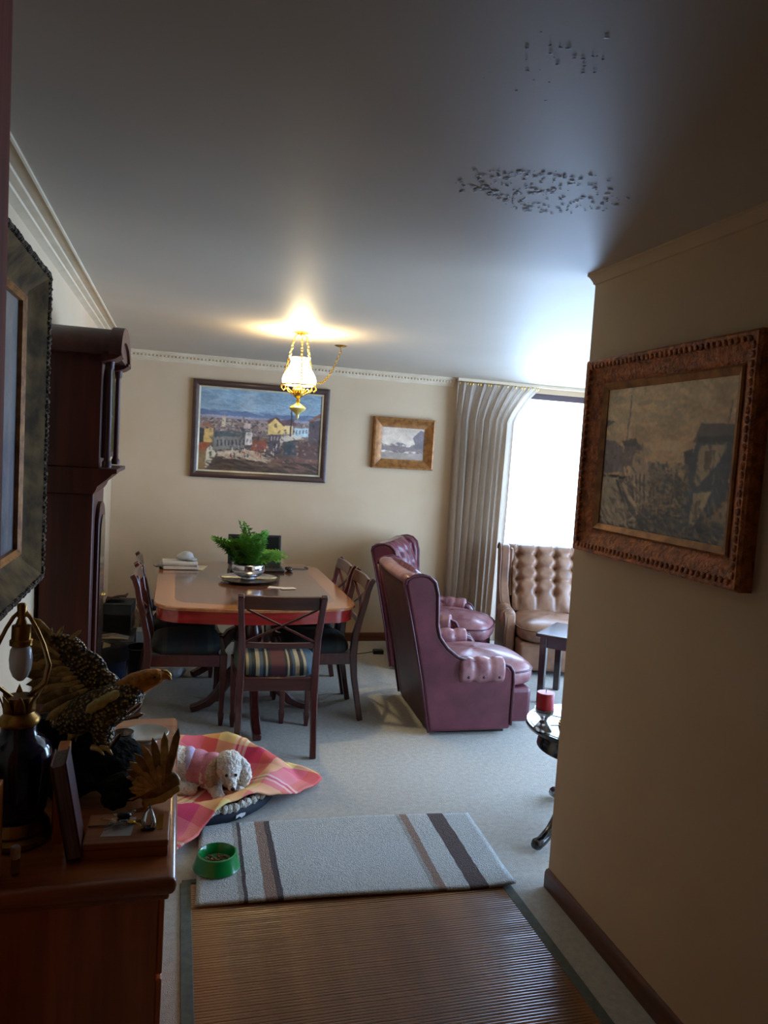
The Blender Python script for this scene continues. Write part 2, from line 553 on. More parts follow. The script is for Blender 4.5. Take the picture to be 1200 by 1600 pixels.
    def build(self, name, mat, parent=None, smooth=None, bevel=0.0, seg=2, kind=None, label=None, subsurf=0, normals=True):
        me = bpy.data.meshes.new(name)
        me.from_pydata(self.v, [], self.f)
        if normals:
            bm = bmesh.new()
            bm.from_mesh(me)
            bmesh.ops.recalc_face_normals(bm, faces=bm.faces)
            bm.to_mesh(me)
            bm.free()
        me.materials.append(mat)
        if smooth is not None:
            me.shade_smooth()
            if smooth < 179:
                me.set_sharp_from_angle(angle=R(smooth))
        o = bpy.data.objects.new(name, me)
        C.objects.link(o)
        if parent is not None:
            o.parent = parent
        if bevel:
            b = o.modifiers.new('bevel', 'BEVEL')
            b.width, b.segments, b.limit_method, b.angle_limit = bevel, seg, 'ANGLE', R(35)
            if smooth is None:
                me.shade_smooth()
                me.set_sharp_from_angle(angle=R(40))
        if subsurf:
            s = o.modifiers.new('sub', 'SUBSURF')
            s.levels = s.render_levels = subsurf
        if kind:
            o['kind'] = kind
        if label:
            o['label'] = label
        return o


def thing(name, label, cat, loc=(0, 0, 0), rz=0.0, group=None):
    o = bpy.data.objects.new(name, None)
    o.empty_display_size = 0.1
    C.objects.link(o)
    o.location = loc
    o.rotation_euler = (0, 0, rz)
    return tag(o, label, cat, group)


def tag(o, label, cat, group=None):
    o['label'], o['category'] = label, cat
    if group:
        o['group'] = group
    return o


def structure(o):
    o['kind'] = 'structure'
    return o


def copy_tree(o, parent=None):
    kids = list(o.children)
    c = o.copy()
    C.objects.link(c)
    if parent is not None:
        c.parent = parent
    for k in kids:
        copy_tree(k, c)
    return c


def at(o, loc, rz=0.0):
    o.location = loc
    o.rotation_euler = (0, 0, rz)
    return o


def superloop(hx, hy, n, e):
    return [(math.copysign(abs(math.cos(2 * PI * k / n)) ** e, math.cos(2 * PI * k / n)) * hx,
             math.copysign(abs(math.sin(2 * PI * k / n)) ** e, math.sin(2 * PI * k / n)) * hy) for k in range(n)]


exec_rng = random.Random(7)


# ------------------------------------------------------------------ room shell
fl = structure(MB().box(-0.7, 4.6, -1.6, 6.8, -0.12, 0.0).build('floor', MAT['carpet']))
ce = structure(MB().box(-0.7, 4.6, -1.6, 6.8, H, H + 0.12).build('ceiling', MAT['ceiling']))
structure(MB().box(XL - 0.15, XL, -1.6, 6.8, 0, H).build('wall_left', MAT['wall']))
WX0, WX1, WZ0, WZ1 = 2.90, 4.25, 0.06, 2.335
b = MB()
b.box(XL, WX0, YB, YB + 0.16, 0, H).box(WX1, 4.4, YB, YB + 0.16, 0, H).box(WX0, WX1, YB, YB + 0.16, WZ1, H).box(WX0, WX1, YB, YB + 0.16, 0, WZ0)
structure(b.build('wall_back', MAT['wall']))
b = MB()
b.box(4.4, 4.56, 5.6, 6.8, 0, H).box(4.4, 4.56, -1.6, 1.3, 0, H).box(4.4, 4.56, 1.3, 5.6, 2.3, H).box(4.4, 4.56, 1.3, 5.6, 0, 0.1)
structure(b.build('wall_right', MAT['wall']))
structure(MB().box(XR, XR + 0.12, -1.6, YP, 0, H).build('wall_middle', MAT['wall']))
structure(MB().box(XL, XR, -1.6, -1.45, 0, H).build('wall_front', MAT['wall']))
structure(MB().box(XR + 0.12, 4.4, 0.4, 0.52, 0, H).build('wall_near', MAT['wall']))


def window(name, horizontal, a0, a1, z0, z1, depth, mull):
    """frame bars with panes; runs along x (horizontal) or y"""
    def bx(m, p0, p1, q0, q1):
        return m.box(p0, p1, depth - 0.03, depth + 0.03, q0, q1) if horizontal else m.box(depth - 0.03, depth + 0.03, p0, p1, q0, q1)
    w = 0.055
    fr = structure(bx(MB(), a0, a1, z1 - w, z1).build(name, MAT['winframe']))
    bx(MB(), a0, a1, z0, z0 + w).build('bottom_rail', MAT['winframe'], fr)
    xs = [a0 + (a1 - a0) * k / mull for k in range(mull + 1)]
    for k, x in enumerate(xs):
        lo = a0 if k == 0 else (a1 - w if k == mull else x - w / 2)
        bx(MB(), lo, lo + w, z0 + w, z1 - w).build('stile', MAT['winframe'], fr)
    for k in range(mull):
        p0, p1 = xs[k] + w * (1 if k == 0 else 0.5), xs[k + 1] - w * (1 if k == mull - 1 else 0.5)
        m = MB()
        if horizontal:
            m.box(p0, p1, depth - 0.003, depth + 0.003, z0 + w, z1 - w)
        else:
            m.box(depth - 0.003, depth + 0.003, p0, p1, z0 + w, z1 - w)
        m.build('pane', MAT['pane'], fr)
    return fr


window('window_1', True, WX0, WX1, WZ0, WZ1, YB + 0.07, 1)
window('window_2', False, 1.3, 5.6, 0.1, 2.3, 4.47, 3)


def strip(name, prof, p0, p1, to, mat, kind=True):
    o = MB().prism(prof, p0, p1, to).build(name, mat, smooth=35)
    return structure(o) if kind else o


def cornice(s, d):
    # (offset from wall, drop from ceiling) for a stepped cove
    return [(0, 0), (s, 0), (s, 0.012 * d), (s * 0.86, 0.014 * d), (s * 0.8, 0.026 * d), (s * 0.62, 0.04 * d), (s * 0.45, 0.062 * d), (s * 0.36, 0.085 * d),
            (s * 0.36, 0.094 * d), (s * 0.24, 0.096 * d), (s * 0.2, 0.12 * d), (s * 0.1, 0.122 * d), (s * 0.1, 0.135 * d), (0, 0.137 * d)]


strip('trim_1', [(0, 0), (.1, 0), (.1, .008), (.094, .010), (.090, .004), (.056, .004), (.054, .012), (.046, .014), (.030, .016), (.028, .024), (.020, .026), (.010, .030), (0, .034)], -1.4, YB, lambda p, q, d: (XL + p, d, H - q), MAT['cornice'])
t2 = strip('trim_2', cornice(0.07, 0.55), XL, 2.36, lambda p, q, d: (d, YB - p, H - q), MAT['cornice'])
m = MB()
for k in range(96):
    x = XL + 0.03 + k * 0.0295
    if x < 2.33:
        m.box(x, x + 0.015, YB - 0.042, YB - 0.02, H - 0.043, H - 0.026)
o = m.build('dentil', MAT['cornice'], t2)
o['kind'] = 'stuff'
strip('trim_3', [(0, 0), (.036, 0), (.036, .008), (.026, .012), (.012, .026), (.008, .034), (0, .036)], -1.4, YP, lambda p, q, d: (XR - p, d, H - q), MAT['wall'])


def baseboard(name, prof_to, a, b, mat):
    pr = [(0, 0), (0.016, 0), (0.016, 0.06), (0.010, 0.072), (0.0, 0.075)]
    return structure(MB().prism(pr, a, b, prof_to).build(name, mat, smooth=30))


baseboard('baseboard_back', lambda p, q, d: (d, YB - p, q), XL, WX0, MAT['trimwood'])
baseboard('baseboard_left', lambda p, q, d: (XL + p, d, q), -1.4, YB, MAT['trimwood_y'])
baseboard('baseboard_right', lambda p, q, d: (XR - p, d, q), -1.4, YP, MAT['trimwood_y'])
# wooden post of the doorway the picture is taken from
structure(MB().box(XL, -0.243, 1.08, 1.2, 0, H).build('door_1', MAT['postwood'], bevel=0.006))

# flaking paint on the ceiling
rng = random.Random(3)
m = MB()


def flake(x, y, r):
    n = rng.randint(5, 8)
    a0 = rng.random() * 6
    top = []
    for k in range(n):
        a = a0 + 2 * PI * k / n
        rr = r * rng.uniform(0.5, 1.25)
        top.append((x + rr * 1.3 * math.cos(a), y + rr * 1.1 * math.sin(a), H - rng.uniform(0.0012, 0.0022)))
    vs = [(x, y, H - 0.0026)] + top
    m.add(vs, [(0, 1 + k, 1 + (k + 1) % n) for k in range(n)])


for i in range(300):
    # ring-shaped patch
    a = rng.random() * 2 * PI
    rr = rng.gauss(1.0, 0.16)
    if rng.random() < 0.3:
        rr = rng.random()
    x, y = 0.90 + 0.185 * rr * math.cos(a), 1.90 + 0.12 * rr * math.sin(a)
    x += 0.05 * noise.noise(Vector((x * 9, y * 9, 0)))
    y += 0.06 * noise.noise(Vector((x * 7, y * 7, 5)))
    if x > 0.93 and rng.random() < 0.45:
        continue
    flake(x, y, rng.uniform(0.002, 0.0075))
for i in range(26):
    flake(rng.gauss(0.62, 0.05), rng.gauss(1.30, 0.06), rng.uniform(0.002, 0.005))
o = m.build('peeling_paint', MAT['peel'], ce, normals=False)
o['kind'] = 'stuff'

# ------------------------------------------------------------------ curtain and rail
tag(MB().box(2.36, 4.38, 6.385, 6.425, H - 0.028, H).build('curtain_rail', MAT['cornice'], bevel=0.004),
    'pale curtain rail fixed to the ceiling above the window', 'curtain rail')
cr = thing('curtain', 'long beige pleated curtain drawn aside at the left edge of the bright window', 'curtain', (0, 0, 0))


def drape(u, v):
    # u across, v from top (0) to floor (1)
    z = H - 0.036 - v * (H - 0.066)
    x0, x1 = 2.365, 3.17 - 0.22 * min(1, v / 0.13) ** 0.8 - 0.06 * v
    a = u * 2 * PI * 9 + 0.9 * math.sin(u * 9) + 0.35 * math.sin(v * 3 + u * 14)
    amp = 0.022 + 0.034 * min(1, v * 4)
    x = x0 + (x1 - x0) * (u + 0.010 * math.sin(2 * a))
    y = 6.405 + amp * math.sin(a) * (0.75 + 0.25 * math.sin(u * 23)) + 0.012 * math.sin(v * 5 + u * 8)
    return (x, y, z)


o = MB().grid(drape, 260, 30).build('drape', MAT['curtain'], cr, smooth=180, normals=False)
m = MB()
for k in range(24):
    u = (k + 0.5) / 24
    p = drape(u, 0)
    m = MB().tube([(p[0], 6.405, H - 0.055), (p[0], 6.40, H - 0.04), (p[0], 6.405, H - 0.029)], 0.004, 6)
    m.build('hook', MAT['goldbrass'], cr)


# ------------------------------------------------------------------ paintings
class Paint:
    def __init__(self, w, h, seed=1):
        self.w, self.h = w, h
        self.a = np.zeros((h, w, 3))
        self.v, self.u = np.mgrid[0:h, 0:w]
        self.u = (self.u + 0.5) / w
        self.v = (self.v + 0.5) / h
        self.rs = np.random.RandomState(seed)
        du = (self.smooth(24) - 0.5) * 0.008 + (self.smooth(60) - 0.5) * 0.005
        dv = (self.smooth(24) - 0.5) * 0.008 + (self.smooth(60) - 0.5) * 0.005
        self.u = np.clip(self.u + du, 0, 0.9999)
        self.v = np.clip(self.v + dv, 0, 0.9999)

    def smooth(self, n):
        g = self.rs.rand(n + 2, n + 2)
        x, y = self.u * n, self.v * n
        xi, yi = x.astype(int), y.astype(int)
        fx, fy = x - xi, y - yi
        return (g[yi, xi] * (1 - fx) + g[yi, xi + 1] * fx) * (1 - fy) + (g[yi + 1, xi] * (1 - fx) + g[yi + 1, xi + 1] * fx) * fy

    def fill(self, mask, c, var=10):
        n = (self.smooth(34) - 0.5) * 2 * var + (self.rs.rand(self.h, self.w) - 0.5) * var
        for k in range(3):
            self.a[..., k] = np.where(mask, c[k] + n, self.a[..., k])

    def rect(self, u0, u1, v0, v1, c, var=8):
        self.fill((self.u >= u0) & (self.u <= u1) & (self.v >= v0) & (self.v <= v1), c, var)

    def poly(self, pts, c, var=8):
        inside = np.zeros((self.h, self.w), bool)
        n = len(pts)
        for i in range(n):
            (x1, y1), (x2, y2) = pts[i], pts[(i + 1) % n]
            cond = ((y1 > self.v) != (y2 > self.v))
            xx = (x2 - x1) * (self.v - y1) / ((y2 - y1) if abs(y2 - y1) > 1e-9 else 1e-9) + x1
            inside ^= cond & (self.u < xx)
        self.fill(inside, c, var)

    def vgrad(self, v0, v1, c0, c1, var=6):
        t = np.clip((self.v - v0) / (v1 - v0), 0, 1)[..., None]
        col = np.array(c0) * (1 - t) + np.array(c1) * t
        n = ((self.smooth(14) - 0.5) * 2 * var)[..., None]
        mask = ((self.v >= v0) & (self.v <= v1))[..., None]
        self.a = np.where(mask, col + n, self.a)

    def mottle(self, mask, cols, n=40):
        s = self.smooth(n)
        k = np.clip((s * len(cols) * 1.15).astype(int), 0, len(cols) - 1)
        for i, c in enumerate(cols):
            self.fill(mask & (k == i), c, 10)

    def strokes(self, u0, u1, v0, v1, cols, n, ln, wd, ang=0.0, jit=0.5):
        r_ = self.rs
        for _ in range(n):
            u, v = r_.uniform(u0, u1), r_.uniform(v0, v1)
            a = ang + r_.uniform(-jit, jit)
            l, w = ln * r_.uniform(0.5, 1.3), wd * r_.uniform(0.5, 1.3)
            cx, sx = math.cos(a), math.sin(a)
            i0, i1 = max(0, int((v - l - w) * self.h) - 2), min(self.h, int((v + l + w) * self.h) + 3)
            j0, j1 = max(0, int((u - l - w) * self.w) - 2), min(self.w, int((u + l + w) * self.w) + 3)
            if i1 <= i0 or j1 <= j0:
                continue
            du, dv = self.u[i0:i1, j0:j1] - u, self.v[i0:i1, j0:j1] - v
            p_, q_ = du * cx + dv * sx, -du * sx + dv * cx
            m_ = ((p_ / l) ** 2 + (q_ / w) ** 2) < 1
            c = np.array(cols[r_.randint(len(cols))], float) + r_.uniform(-8, 8)
            blk = self.a[i0:i1, j0:j1]
            blk[m_] = blk[m_] * 0.35 + c * 0.65

    def canvas(self, name, parent, to, gain=1.0):
        """a grid whose vertices carry the paint; to(u, v) -> xyz"""
        w, h = self.w, self.h
        us, vs = np.linspace(0, 1, w), np.linspace(0, 1, h)
        verts = [to(u, v) for v in vs for u in us]
        idx = np.arange(w * h).reshape(h, w)
        q = np.stack([idx[:-1, :-1], idx[1:, :-1], idx[1:, 1:], idx[:-1, 1:]], -1).reshape(-1, 4)
        me = bpy.data.meshes.new(name)
        me.from_pydata(verts, [], q.tolist())
        a = self.a
        for _ in range(1):
            p_ = np.pad(a, ((1, 1), (1, 1), (0, 0)), 'edge')
            a = 0.4 * a + 0.15 * (p_[:-2, 1:-1] + p_[2:, 1:-1] + p_[1:-1, :-2] + p_[1:-1, 2:])
        a = a * (0.93 + 0.14 * self.smooth(70)[..., None]) * (0.90 + 0.20 * self.smooth(9)[..., None])
        s = np.clip(a, 0, 255) / 255.0
        l = np.where(s <= 0.04045, s / 12.92, ((s + 0.055) / 1.055) ** 2.4) * gain
        col = np.concatenate([np.clip(l, 0, 0.95).reshape(-1, 3), np.ones((w * h, 1))], 1)
        at_ = me.color_attributes.new('paint', 'FLOAT_COLOR', 'POINT')
        at_.data.foreach_set('color', col.astype(np.float32).ravel())
        me.materials.append(MAT['oil'])
        o = bpy.data.objects.new(name, me)
        C.objects.link(o)
        o.parent = parent
        return o


def frame_rails(parent, W, Hh, prof, mat, name='frame_rail', bevel=0.0):
    """four mitred rails around the opening W x Hh; local x across, z up, y out of the wall is -y.
    prof = [(outward distance from the opening edge, height off the wall)]"""
    out = []
    corners = [(-1, -1), (1, -1), (1, 1), (-1, 1)]
    for k in range(4):
        a, b_ = corners[k], corners[(k + 1) % 4]
        vs = []
        for c in (a, b_):
            for o_, hgt in prof:
                vs.append((c[0] * (W / 2 + o_), -hgt, c[1] * (Hh / 2 + o_)))
        n = len(prof)
        fs = [(i, (i + 1) % n, n + (i + 1) % n, n + i) for i in range(n)] + [tuple(range(n)), tuple(range(n, 2 * n))]
        out.append(MB().add(vs, fs).build(name, mat, parent, smooth=35, bevel=bevel))
    return out


def picture(name, label, loc, rz, W, Hh, prof, mat, inner=None, slip=None, tilt=0.0):
    t = thing(name, label, 'painting', loc, rz)
    t.rotation_euler = (0, tilt, rz)
    frame_rails(t, W, Hh, prof, mat)
    if inner:
        frame_rails(t, W - 2 * slip, Hh - 2 * slip, inner[0], inner[1], 'inner_slip')
    return t


# 1: town and bay, above the dining table
x0, x1, z0, z1 = 0.094, 1.235, 1.402, 2.208
W, Hh = x1 - x0 - 0.10, z1 - z0 - 0.10
t = picture('town_painting', 'large painting of a hillside town and bay, dark brown frame, behind the hanging lamp',
            ((x0 + x1) / 2, YB, (z0 + z1) / 2), 0, W, Hh, [(0, 0.0), (0, 0.022), (0.012, 0.026), (0.035, 0.034), (0.05, 0.03), (0.05, 0.0)], MAT['frame_dark'],
            ([(0, 0), (0, 0.018), (0.014, 0.022), (0.014, 0)], MAT['slip']), 0.014)
p = Paint(250, 172, 4)


def Q(px, py):
    return ((px - 150) / 895.0, (py - 125 - (px - 150) * 0.083) / 640.0)


p.vgrad(0, 0.30, (108, 130, 142), (128, 146, 156), 7)
p.vgrad(0.27, 0.345, (84, 98, 122), (92, 104, 126), 5)
p.vgrad(0.335, 0.37, (140, 136, 142), (120, 112, 116), 8)
p.vgrad(0.365, 1.01, (96, 80, 74), (70, 54, 44), 10)
p.mottle((p.v > 0.365) & (p.v < 0.56), [(84, 72, 72), (120, 102, 96), (98, 82, 80), (150, 132, 116), (72, 62, 66)], 46)
p.mottle((p.v > 0.56) & (p.v < 0.75), [(78, 62, 54), (96, 78, 62), (66, 56, 54), (110, 88, 68)], 30)
for (a, b_, c, d, col) in [(318, 345, 360, 440, (176, 158, 132)), (362, 384, 380, 420, (168, 150, 128)), (392, 412, 392, 440, (160, 140, 120)),
                           (462, 474, 365, 450, (110, 92, 92)), (474, 520, 412, 456, (176, 154, 140)), (575, 640, 398, 475, (150, 128, 116))]:
    (u0, v0), (u1, v1) = Q(a, c), Q(b_, d)
    p.rect(u0, u1, v0, v1, col)
p.poly([Q(320, 362), Q(332, 345), Q(345, 362)], (150, 130, 110))
p.poly([Q(145, 412), Q(215, 398), Q(270, 440), Q(150, 442)], (134, 92, 70))
p.poly([Q(145, 440), Q(195, 450), Q(195, 550), Q(145, 555)], (58, 52, 48))
p.poly([Q(195, 450), Q(258, 445), Q(258, 552), Q(195, 555)], (190, 152, 88))
p.poly([Q(262, 470), Q(520, 470), Q(535, 515), Q(262, 510)], (74, 80, 78))
p.poly([Q(262, 510), Q(485, 515), Q(485, 600), Q(262, 612)], (112, 106, 98))
for k in range(8):
    a = 290 + k * 26
    p.poly([Q(a, 535), Q(a + 9, 535), Q(a + 9, 580), Q(a, 580)], (58, 54, 54))
p.poly([Q(487, 480), Q(535, 485), Q(535, 575), Q(487, 580)], (196, 182, 168))
p.poly([Q(540, 545), Q(640, 545), Q(640, 620), Q(530, 620)], (118, 62, 44))
p.poly([Q(640, 418), Q(700, 378), Q(765, 440), Q(765, 500), Q(645, 500)], (206, 172, 104))
p.poly([Q(640, 395), Q(705, 365), Q(780, 440), Q(762, 442), Q(700, 380), Q(645, 420)], (92, 62, 56))
p.poly([Q(690, 420), Q(710, 412), Q(712, 450), Q(692, 450)], (130, 100, 66))
p.poly([Q(765, 430), Q(830, 440), Q(830, 505), Q(765, 500)], (204, 176, 122))
p.poly([Q(740, 395), Q(830, 385), Q(850, 440), Q(760, 430)], (96, 70, 72))
p.poly([Q(655, 500), Q(740, 508), Q(735, 640), Q(660, 620)], (74, 64, 70))
for k in range(3):
    p.poly([Q(668 + k * 22, 515), Q(680 + k * 22, 515), Q(680 + k * 22, 550), Q(668 + k * 22, 550)], (150, 132, 120))
p.poly([Q(735, 515), Q(880, 500), Q(905, 540), Q(760, 560), Q(740, 600)], (184, 168, 146))
p.poly([Q(765, 556), Q(860, 560), Q(860, 660), Q(765, 660)], (54, 60, 62))
p.poly([Q(840, 455), Q(942, 458), Q(942, 525), Q(840, 520)], (164, 178, 178))
for k in range(4):
    p.poly([Q(850 + k * 24, 470), Q(860 + k * 24, 470), Q(860 + k * 24, 500), Q(850 + k * 24, 500)], (96, 106, 112))
p.poly([Q(935, 400), Q(1060, 320), Q(1060, 400), Q(950, 415)], (112, 76, 60))
p.poly([Q(945, 405), Q(1060, 395), Q(1060, 610), Q(945, 590)], (72, 60, 62))
p.poly([Q(972, 432), Q(988, 432), Q(988, 462), Q(972, 462)], (44, 40, 46))
p.poly([Q(860, 570), Q(1050, 580), Q(1050, 690), Q(860, 680)], (80, 56, 50))
p.poly([Q(140, 545), Q(245, 555), Q(215, 610), Q(140, 612)], (140, 74, 46))
p.poly([Q(140, 612), Q(215, 610), Q(212, 790), Q(130, 790)], (120, 92, 60))
p.poly([Q(215, 605), Q(248, 575), Q(290, 640), Q(225, 745), Q(212, 745)], (186, 172, 144))
p.poly([Q(236, 625), Q(252, 622), Q(252, 655), Q(236, 660)], (92, 80, 66))
p.poly([Q(290, 625), Q(480, 610), Q(590, 635), Q(660, 720), Q(560, 700), Q(400, 650), Q(300, 660)], (164, 138, 112))
p.poly([Q(235, 770), Q(300, 665), Q(410, 655), Q(560, 700), Q(830, 810), Q(1050, 830), Q(1050, 900), Q(200, 900)], (62, 46, 34), 12)
p.poly([Q(660, 690), Q(870, 690), Q(1040, 700), Q(1040, 800), Q(820, 800)], (100, 66, 54), 10)
p.strokes(0, 1, 0.0, 0.3, [(104, 126, 140), (122, 142, 152), (132, 150, 158)], 160, 0.05, 0.012, 0.0, 0.4)
p.strokes(0, 0.55, 0.38, 0.55, [(84, 72, 72), (128, 108, 96), (60, 56, 62), (158, 136, 116), (104, 80, 66)], 170, 0.012, 0.010, 0, 1.5)
p.strokes(0.1, 0.5, 0.56, 0.76, [(96, 92, 84), (70, 66, 62), (128, 112, 92), (60, 56, 56)], 45, 0.02, 0.008, 1.5, 0.4)
p.strokes(0.55, 1.0, 0.45, 0.85, [(84, 66, 60), (60, 52, 54), (118, 92, 74), (44, 42, 46), (150, 128, 104)], 90, 0.018, 0.009, 1.2, 0.8)
p.strokes(0.1, 1.0, 0.84, 1.0, [(70, 52, 38), (48, 36, 28), (96, 72, 50)], 150, 0.05, 0.012, 0.3, 0.3)
p.strokes(0.18, 0.6, 0.74, 0.84, [(176, 150, 120), (140, 114, 88), (190, 166, 138)], 90, 0.03, 0.008, 0.1, 0.3)
rs = random.Random(5)
for k in range(34):
    a, b_ = rs.uniform(380, 720), rs.uniform(575, 660)
    c = rs.choice([(150, 70, 56), (190, 170, 150), (46, 42, 48), (60, 62, 80), (170, 140, 110)])
    p.poly([Q(a, b_), Q(a + 6, b_), Q(a + 7, b_ + 24), Q(a - 1, b_ + 24)], c)
p.poly([Q(808, 300), Q(818, 300), Q(818, 520), Q(808, 520)], (50, 46, 48))
p.canvas('canvas', t, lambda u, v: ((u - 0.5) * W, -0.012, (0.5 - v) * Hh), 1.45)

# 2: small landscape in a deep gilt frame
x0, x1, z0, z1 = 1.640, 2.203, 1.560, 2.010
W2, H2 = x1 - x0 - 0.17, z1 - z0 - 0.17
t = picture('landscape_painting', 'small misty landscape in a wide gilt frame between town painting and curtain',
            ((x0 + x1) / 2, YB, (z0 + z1) / 2), 0, W2, H2, [(0, 0), (0, 0.012), (0.012, 0.016), (0.045, 0.03), (0.07, 0.05), (0.085, 0.045), (0.085, 0)], MAT['frame_gilt'])
p = Paint(90, 70, 8)
p.vgrad(0, 0.65, (158, 140, 120), (176, 158, 138), 8)
p.vgrad(0.6, 1.01, (132, 116, 100), (120, 104, 90), 8)
p.mottle((p.v > 0.5 + 0.05 * np.sin(p.u * 12)) & (p.v < 0.78), [(118, 100, 88), (92, 80, 76), (138, 122, 106), (176, 158, 140)], 18)
p.poly([(0.72, 0.3), (0.9, 0.05), (1.0, 0.1), (1.0, 0.75), (0.85, 0.7)], (92, 80, 78))
p.poly([(0.0, 0.6), (0.3, 0.56), (0.8, 0.62), (1, 0.66), (1, 0.74), (0, 0.72)], (104, 88, 80))
p.canvas('canvas', t, lambda u, v: ((u - 0.5) * W2, -0.008, (0.5 - v) * H2), 1.7)

# 3: ruined hill houses, on the near right wall (faces -x)
ya, yb_, za, zb = 1.675, 2.555, 1.372, 2.070
W3, H3 = yb_ - ya - 0.18, zb - za - 0.18
t = picture('hill_house_painting', 'sepia painting of old hill houses in carved reddish gilt frame, near right wall',
            (XR, (ya + yb_) / 2, (za + zb) / 2), -PI / 2, W3, H3,
            [(0, 0), (0, 0.012), (0.014, 0.016), (0.03, 0.028), (0.05, 0.032), (0.066, 0.046), (0.082, 0.05), (0.09, 0.042), (0.09, 0)], MAT['frame_gilt_dark'],
            ([(0, 0), (0, 0.012), (0.02, 0.022), (0.026, 0.018), (0.026, 0)], MAT['frame_gilt']), 0.02)
# carved leaf bumps along the outer rail
m = MB()
for side in range(4):
    L = (W3 if side % 2 == 0 else H3) + 0.12
    n = int(L / 0.024)
    for k in range(n):
        s = -L / 2 + (k + 0.5) * L / n
        d = 0.066
        if side == 0:
            c = (s, -0.047, -(H3 / 2 + d))
        elif side == 2:
            c = (s, -0.047, (H3 / 2 + d))
        elif side == 1:
            c = (W3 / 2 + d, -0.047, s)
        else:
            c = (-(W3 / 2 + d), -0.047, s)
        m.ball(c, (0.011, 0.006, 0.011), 6, 4)
o = m.build('carved_leaf', MAT['frame_gilt_dark'], t, smooth=180)
o['kind'] = 'stuff'
p = Paint(180, 170, 12)


def Q3(px, py):
    # photo crop coordinates of the canvas: (200,350) (945,280) (850,1310) (140,1130)
    s = (px - 200) / 745.0
    top = 350 - 70 * s
    bot = 1135 + 190 * s
    return ((px - 170) / 740.0, (py - top) / (bot - top))


p.vgrad(0, 0.62, (150, 132, 100), (158, 126, 94), 9)
p.mottle(p.v > 0.60 + 0.04 * np.sin(p.u * 9), [(86, 76, 70), (58, 54, 54), (118, 98, 76), (70, 62, 58)], 40)
p.mottle(p.v > 0.84, [(44, 46, 54), (62, 60, 60), (84, 76, 68)], 26)
p.strokes(0, 1, 0, 0.6, [(150, 132, 100), (164, 138, 104), (140, 124, 98), (170, 146, 112)], 220, 0.07, 0.02, 0.2, 0.6)
p.poly([Q3(150, 640), Q3(260, 660), Q3(310, 690), Q3(330, 830), Q3(150, 830)], (88, 78, 78))
p.poly([Q3(300, 660), Q3(385, 650), Q3(440, 720), Q3(330, 700)], (58, 52, 56))
p.poly([Q3(320, 690), Q3(400, 690), Q3(385, 800), Q3(320, 800)], (84, 74, 72))
p.poly([Q3(385, 740), Q3(450, 760), Q3(500, 860), Q3(490, 1010), Q3(420, 1030), Q3(370, 850)], (132, 116, 96))
for k in range(4):
    p.poly([Q3(385 + k * 22, 850), Q3(393 + k * 22, 852), Q3(410 + k * 22, 1010), Q3(400 + k * 22, 1010)], (64, 58, 58))
p.poly([Q3(470, 780), Q3(560, 800), Q3(600, 920), Q3(500, 900)], (100, 88, 80))
p.poly([Q3(160, 850), Q3(300, 860), Q3(330, 1000), Q3(440, 1110), Q3(300, 1130), Q3(150, 1030)], (134, 120, 100), 16)
p.poly([Q3(280, 870), Q3(320, 880), Q3(420, 1080), Q3(380, 1100)], (52, 50, 54))
p.poly([Q3(320, 890), Q3(350, 880), Q3(440, 1070), Q3(425, 1080)], (140, 124, 102))
p.poly([Q3(700, 690), Q3(735, 580), Q3(915, 600), Q3(900, 680)], (78, 70, 68))
p.poly([Q3(720, 655), Q3(905, 655), Q3(905, 690), Q3(720, 690)], (44, 44, 50))
p.poly([Q3(715, 690), Q3(900, 690), Q3(870, 1010), Q3(790, 1110), Q3(660, 1200), Q3(690, 830)], (58, 64, 72))
p.poly([Q3(735, 705), Q3(860, 705), Q3(830, 800), Q3(740, 930), Q3(725, 900)], (140, 126, 102))
p.poly([Q3(765, 740), Q3(800, 735), Q3(790, 830), Q3(762, 850)], (86, 76, 66))
p.poly([Q3(725, 965), Q3(810, 960), Q3(770, 1080), Q3(735, 1160), Q3(715, 1150)], (144, 130, 104))
p.poly([Q3(740, 1010), Q3(765, 1000), Q3(750, 1120), Q3(732, 1130)], (88, 78, 68))
p.poly([Q3(660, 740), Q3(705, 720), Q3(700, 810), Q3(672, 810)], (56, 54, 60))
p.poly([Q3(800, 1110), Q3(900, 1010), Q3(880, 1300), Q3(820, 1290)], (120, 102, 82))
p.poly([Q3(340, 410), Q3(346, 410), Q3(337, 660), Q3(330, 660)], (90, 80, 70))
p.poly([Q3(860, 460), Q3(866, 460), Q3(858, 600), Q3(852, 600)], (90, 80, 70))
p.poly([Q3(190, 540), Q3(250, 555), Q3(190, 580)], (80, 72, 70))
p.strokes(0.0, 0.35, 0.42, 0.66, [(72, 64, 64), (96, 84, 78), (54, 50, 54), (122, 106, 88)], 70, 0.022, 0.009, 1.3, 0.7)
p.strokes(0.0, 0.42, 0.66, 0.98, [(150, 134, 110), (120, 104, 86), (64, 60, 60), (90, 80, 72)], 110, 0.035, 0.009, 0.9, 0.35)
p.strokes(0.42, 0.72, 0.52, 0.95, [(84, 74, 66), (58, 58, 60), (112, 98, 80), (46, 50, 56), (130, 114, 90)], 330, 0.018, 0.009, 0.6, 1.2)
p.strokes(0.30, 0.95, 0.84, 1.0, [(44, 48, 56), (60, 60, 62), (96, 86, 74), (36, 40, 48)], 180, 0.03, 0.010, 0.2, 0.6)
p.strokes(0.72, 0.97, 0.38, 0.95, [(58, 64, 72), (44, 46, 52), (82, 78, 74), (126, 112, 92)], 60, 0.03, 0.007, 1.35, 0.35)
p.canvas('canvas', t, lambda u, v: ((u - 0.5) * W3, -0.008, (0.5 - v) * H3), 2.35)

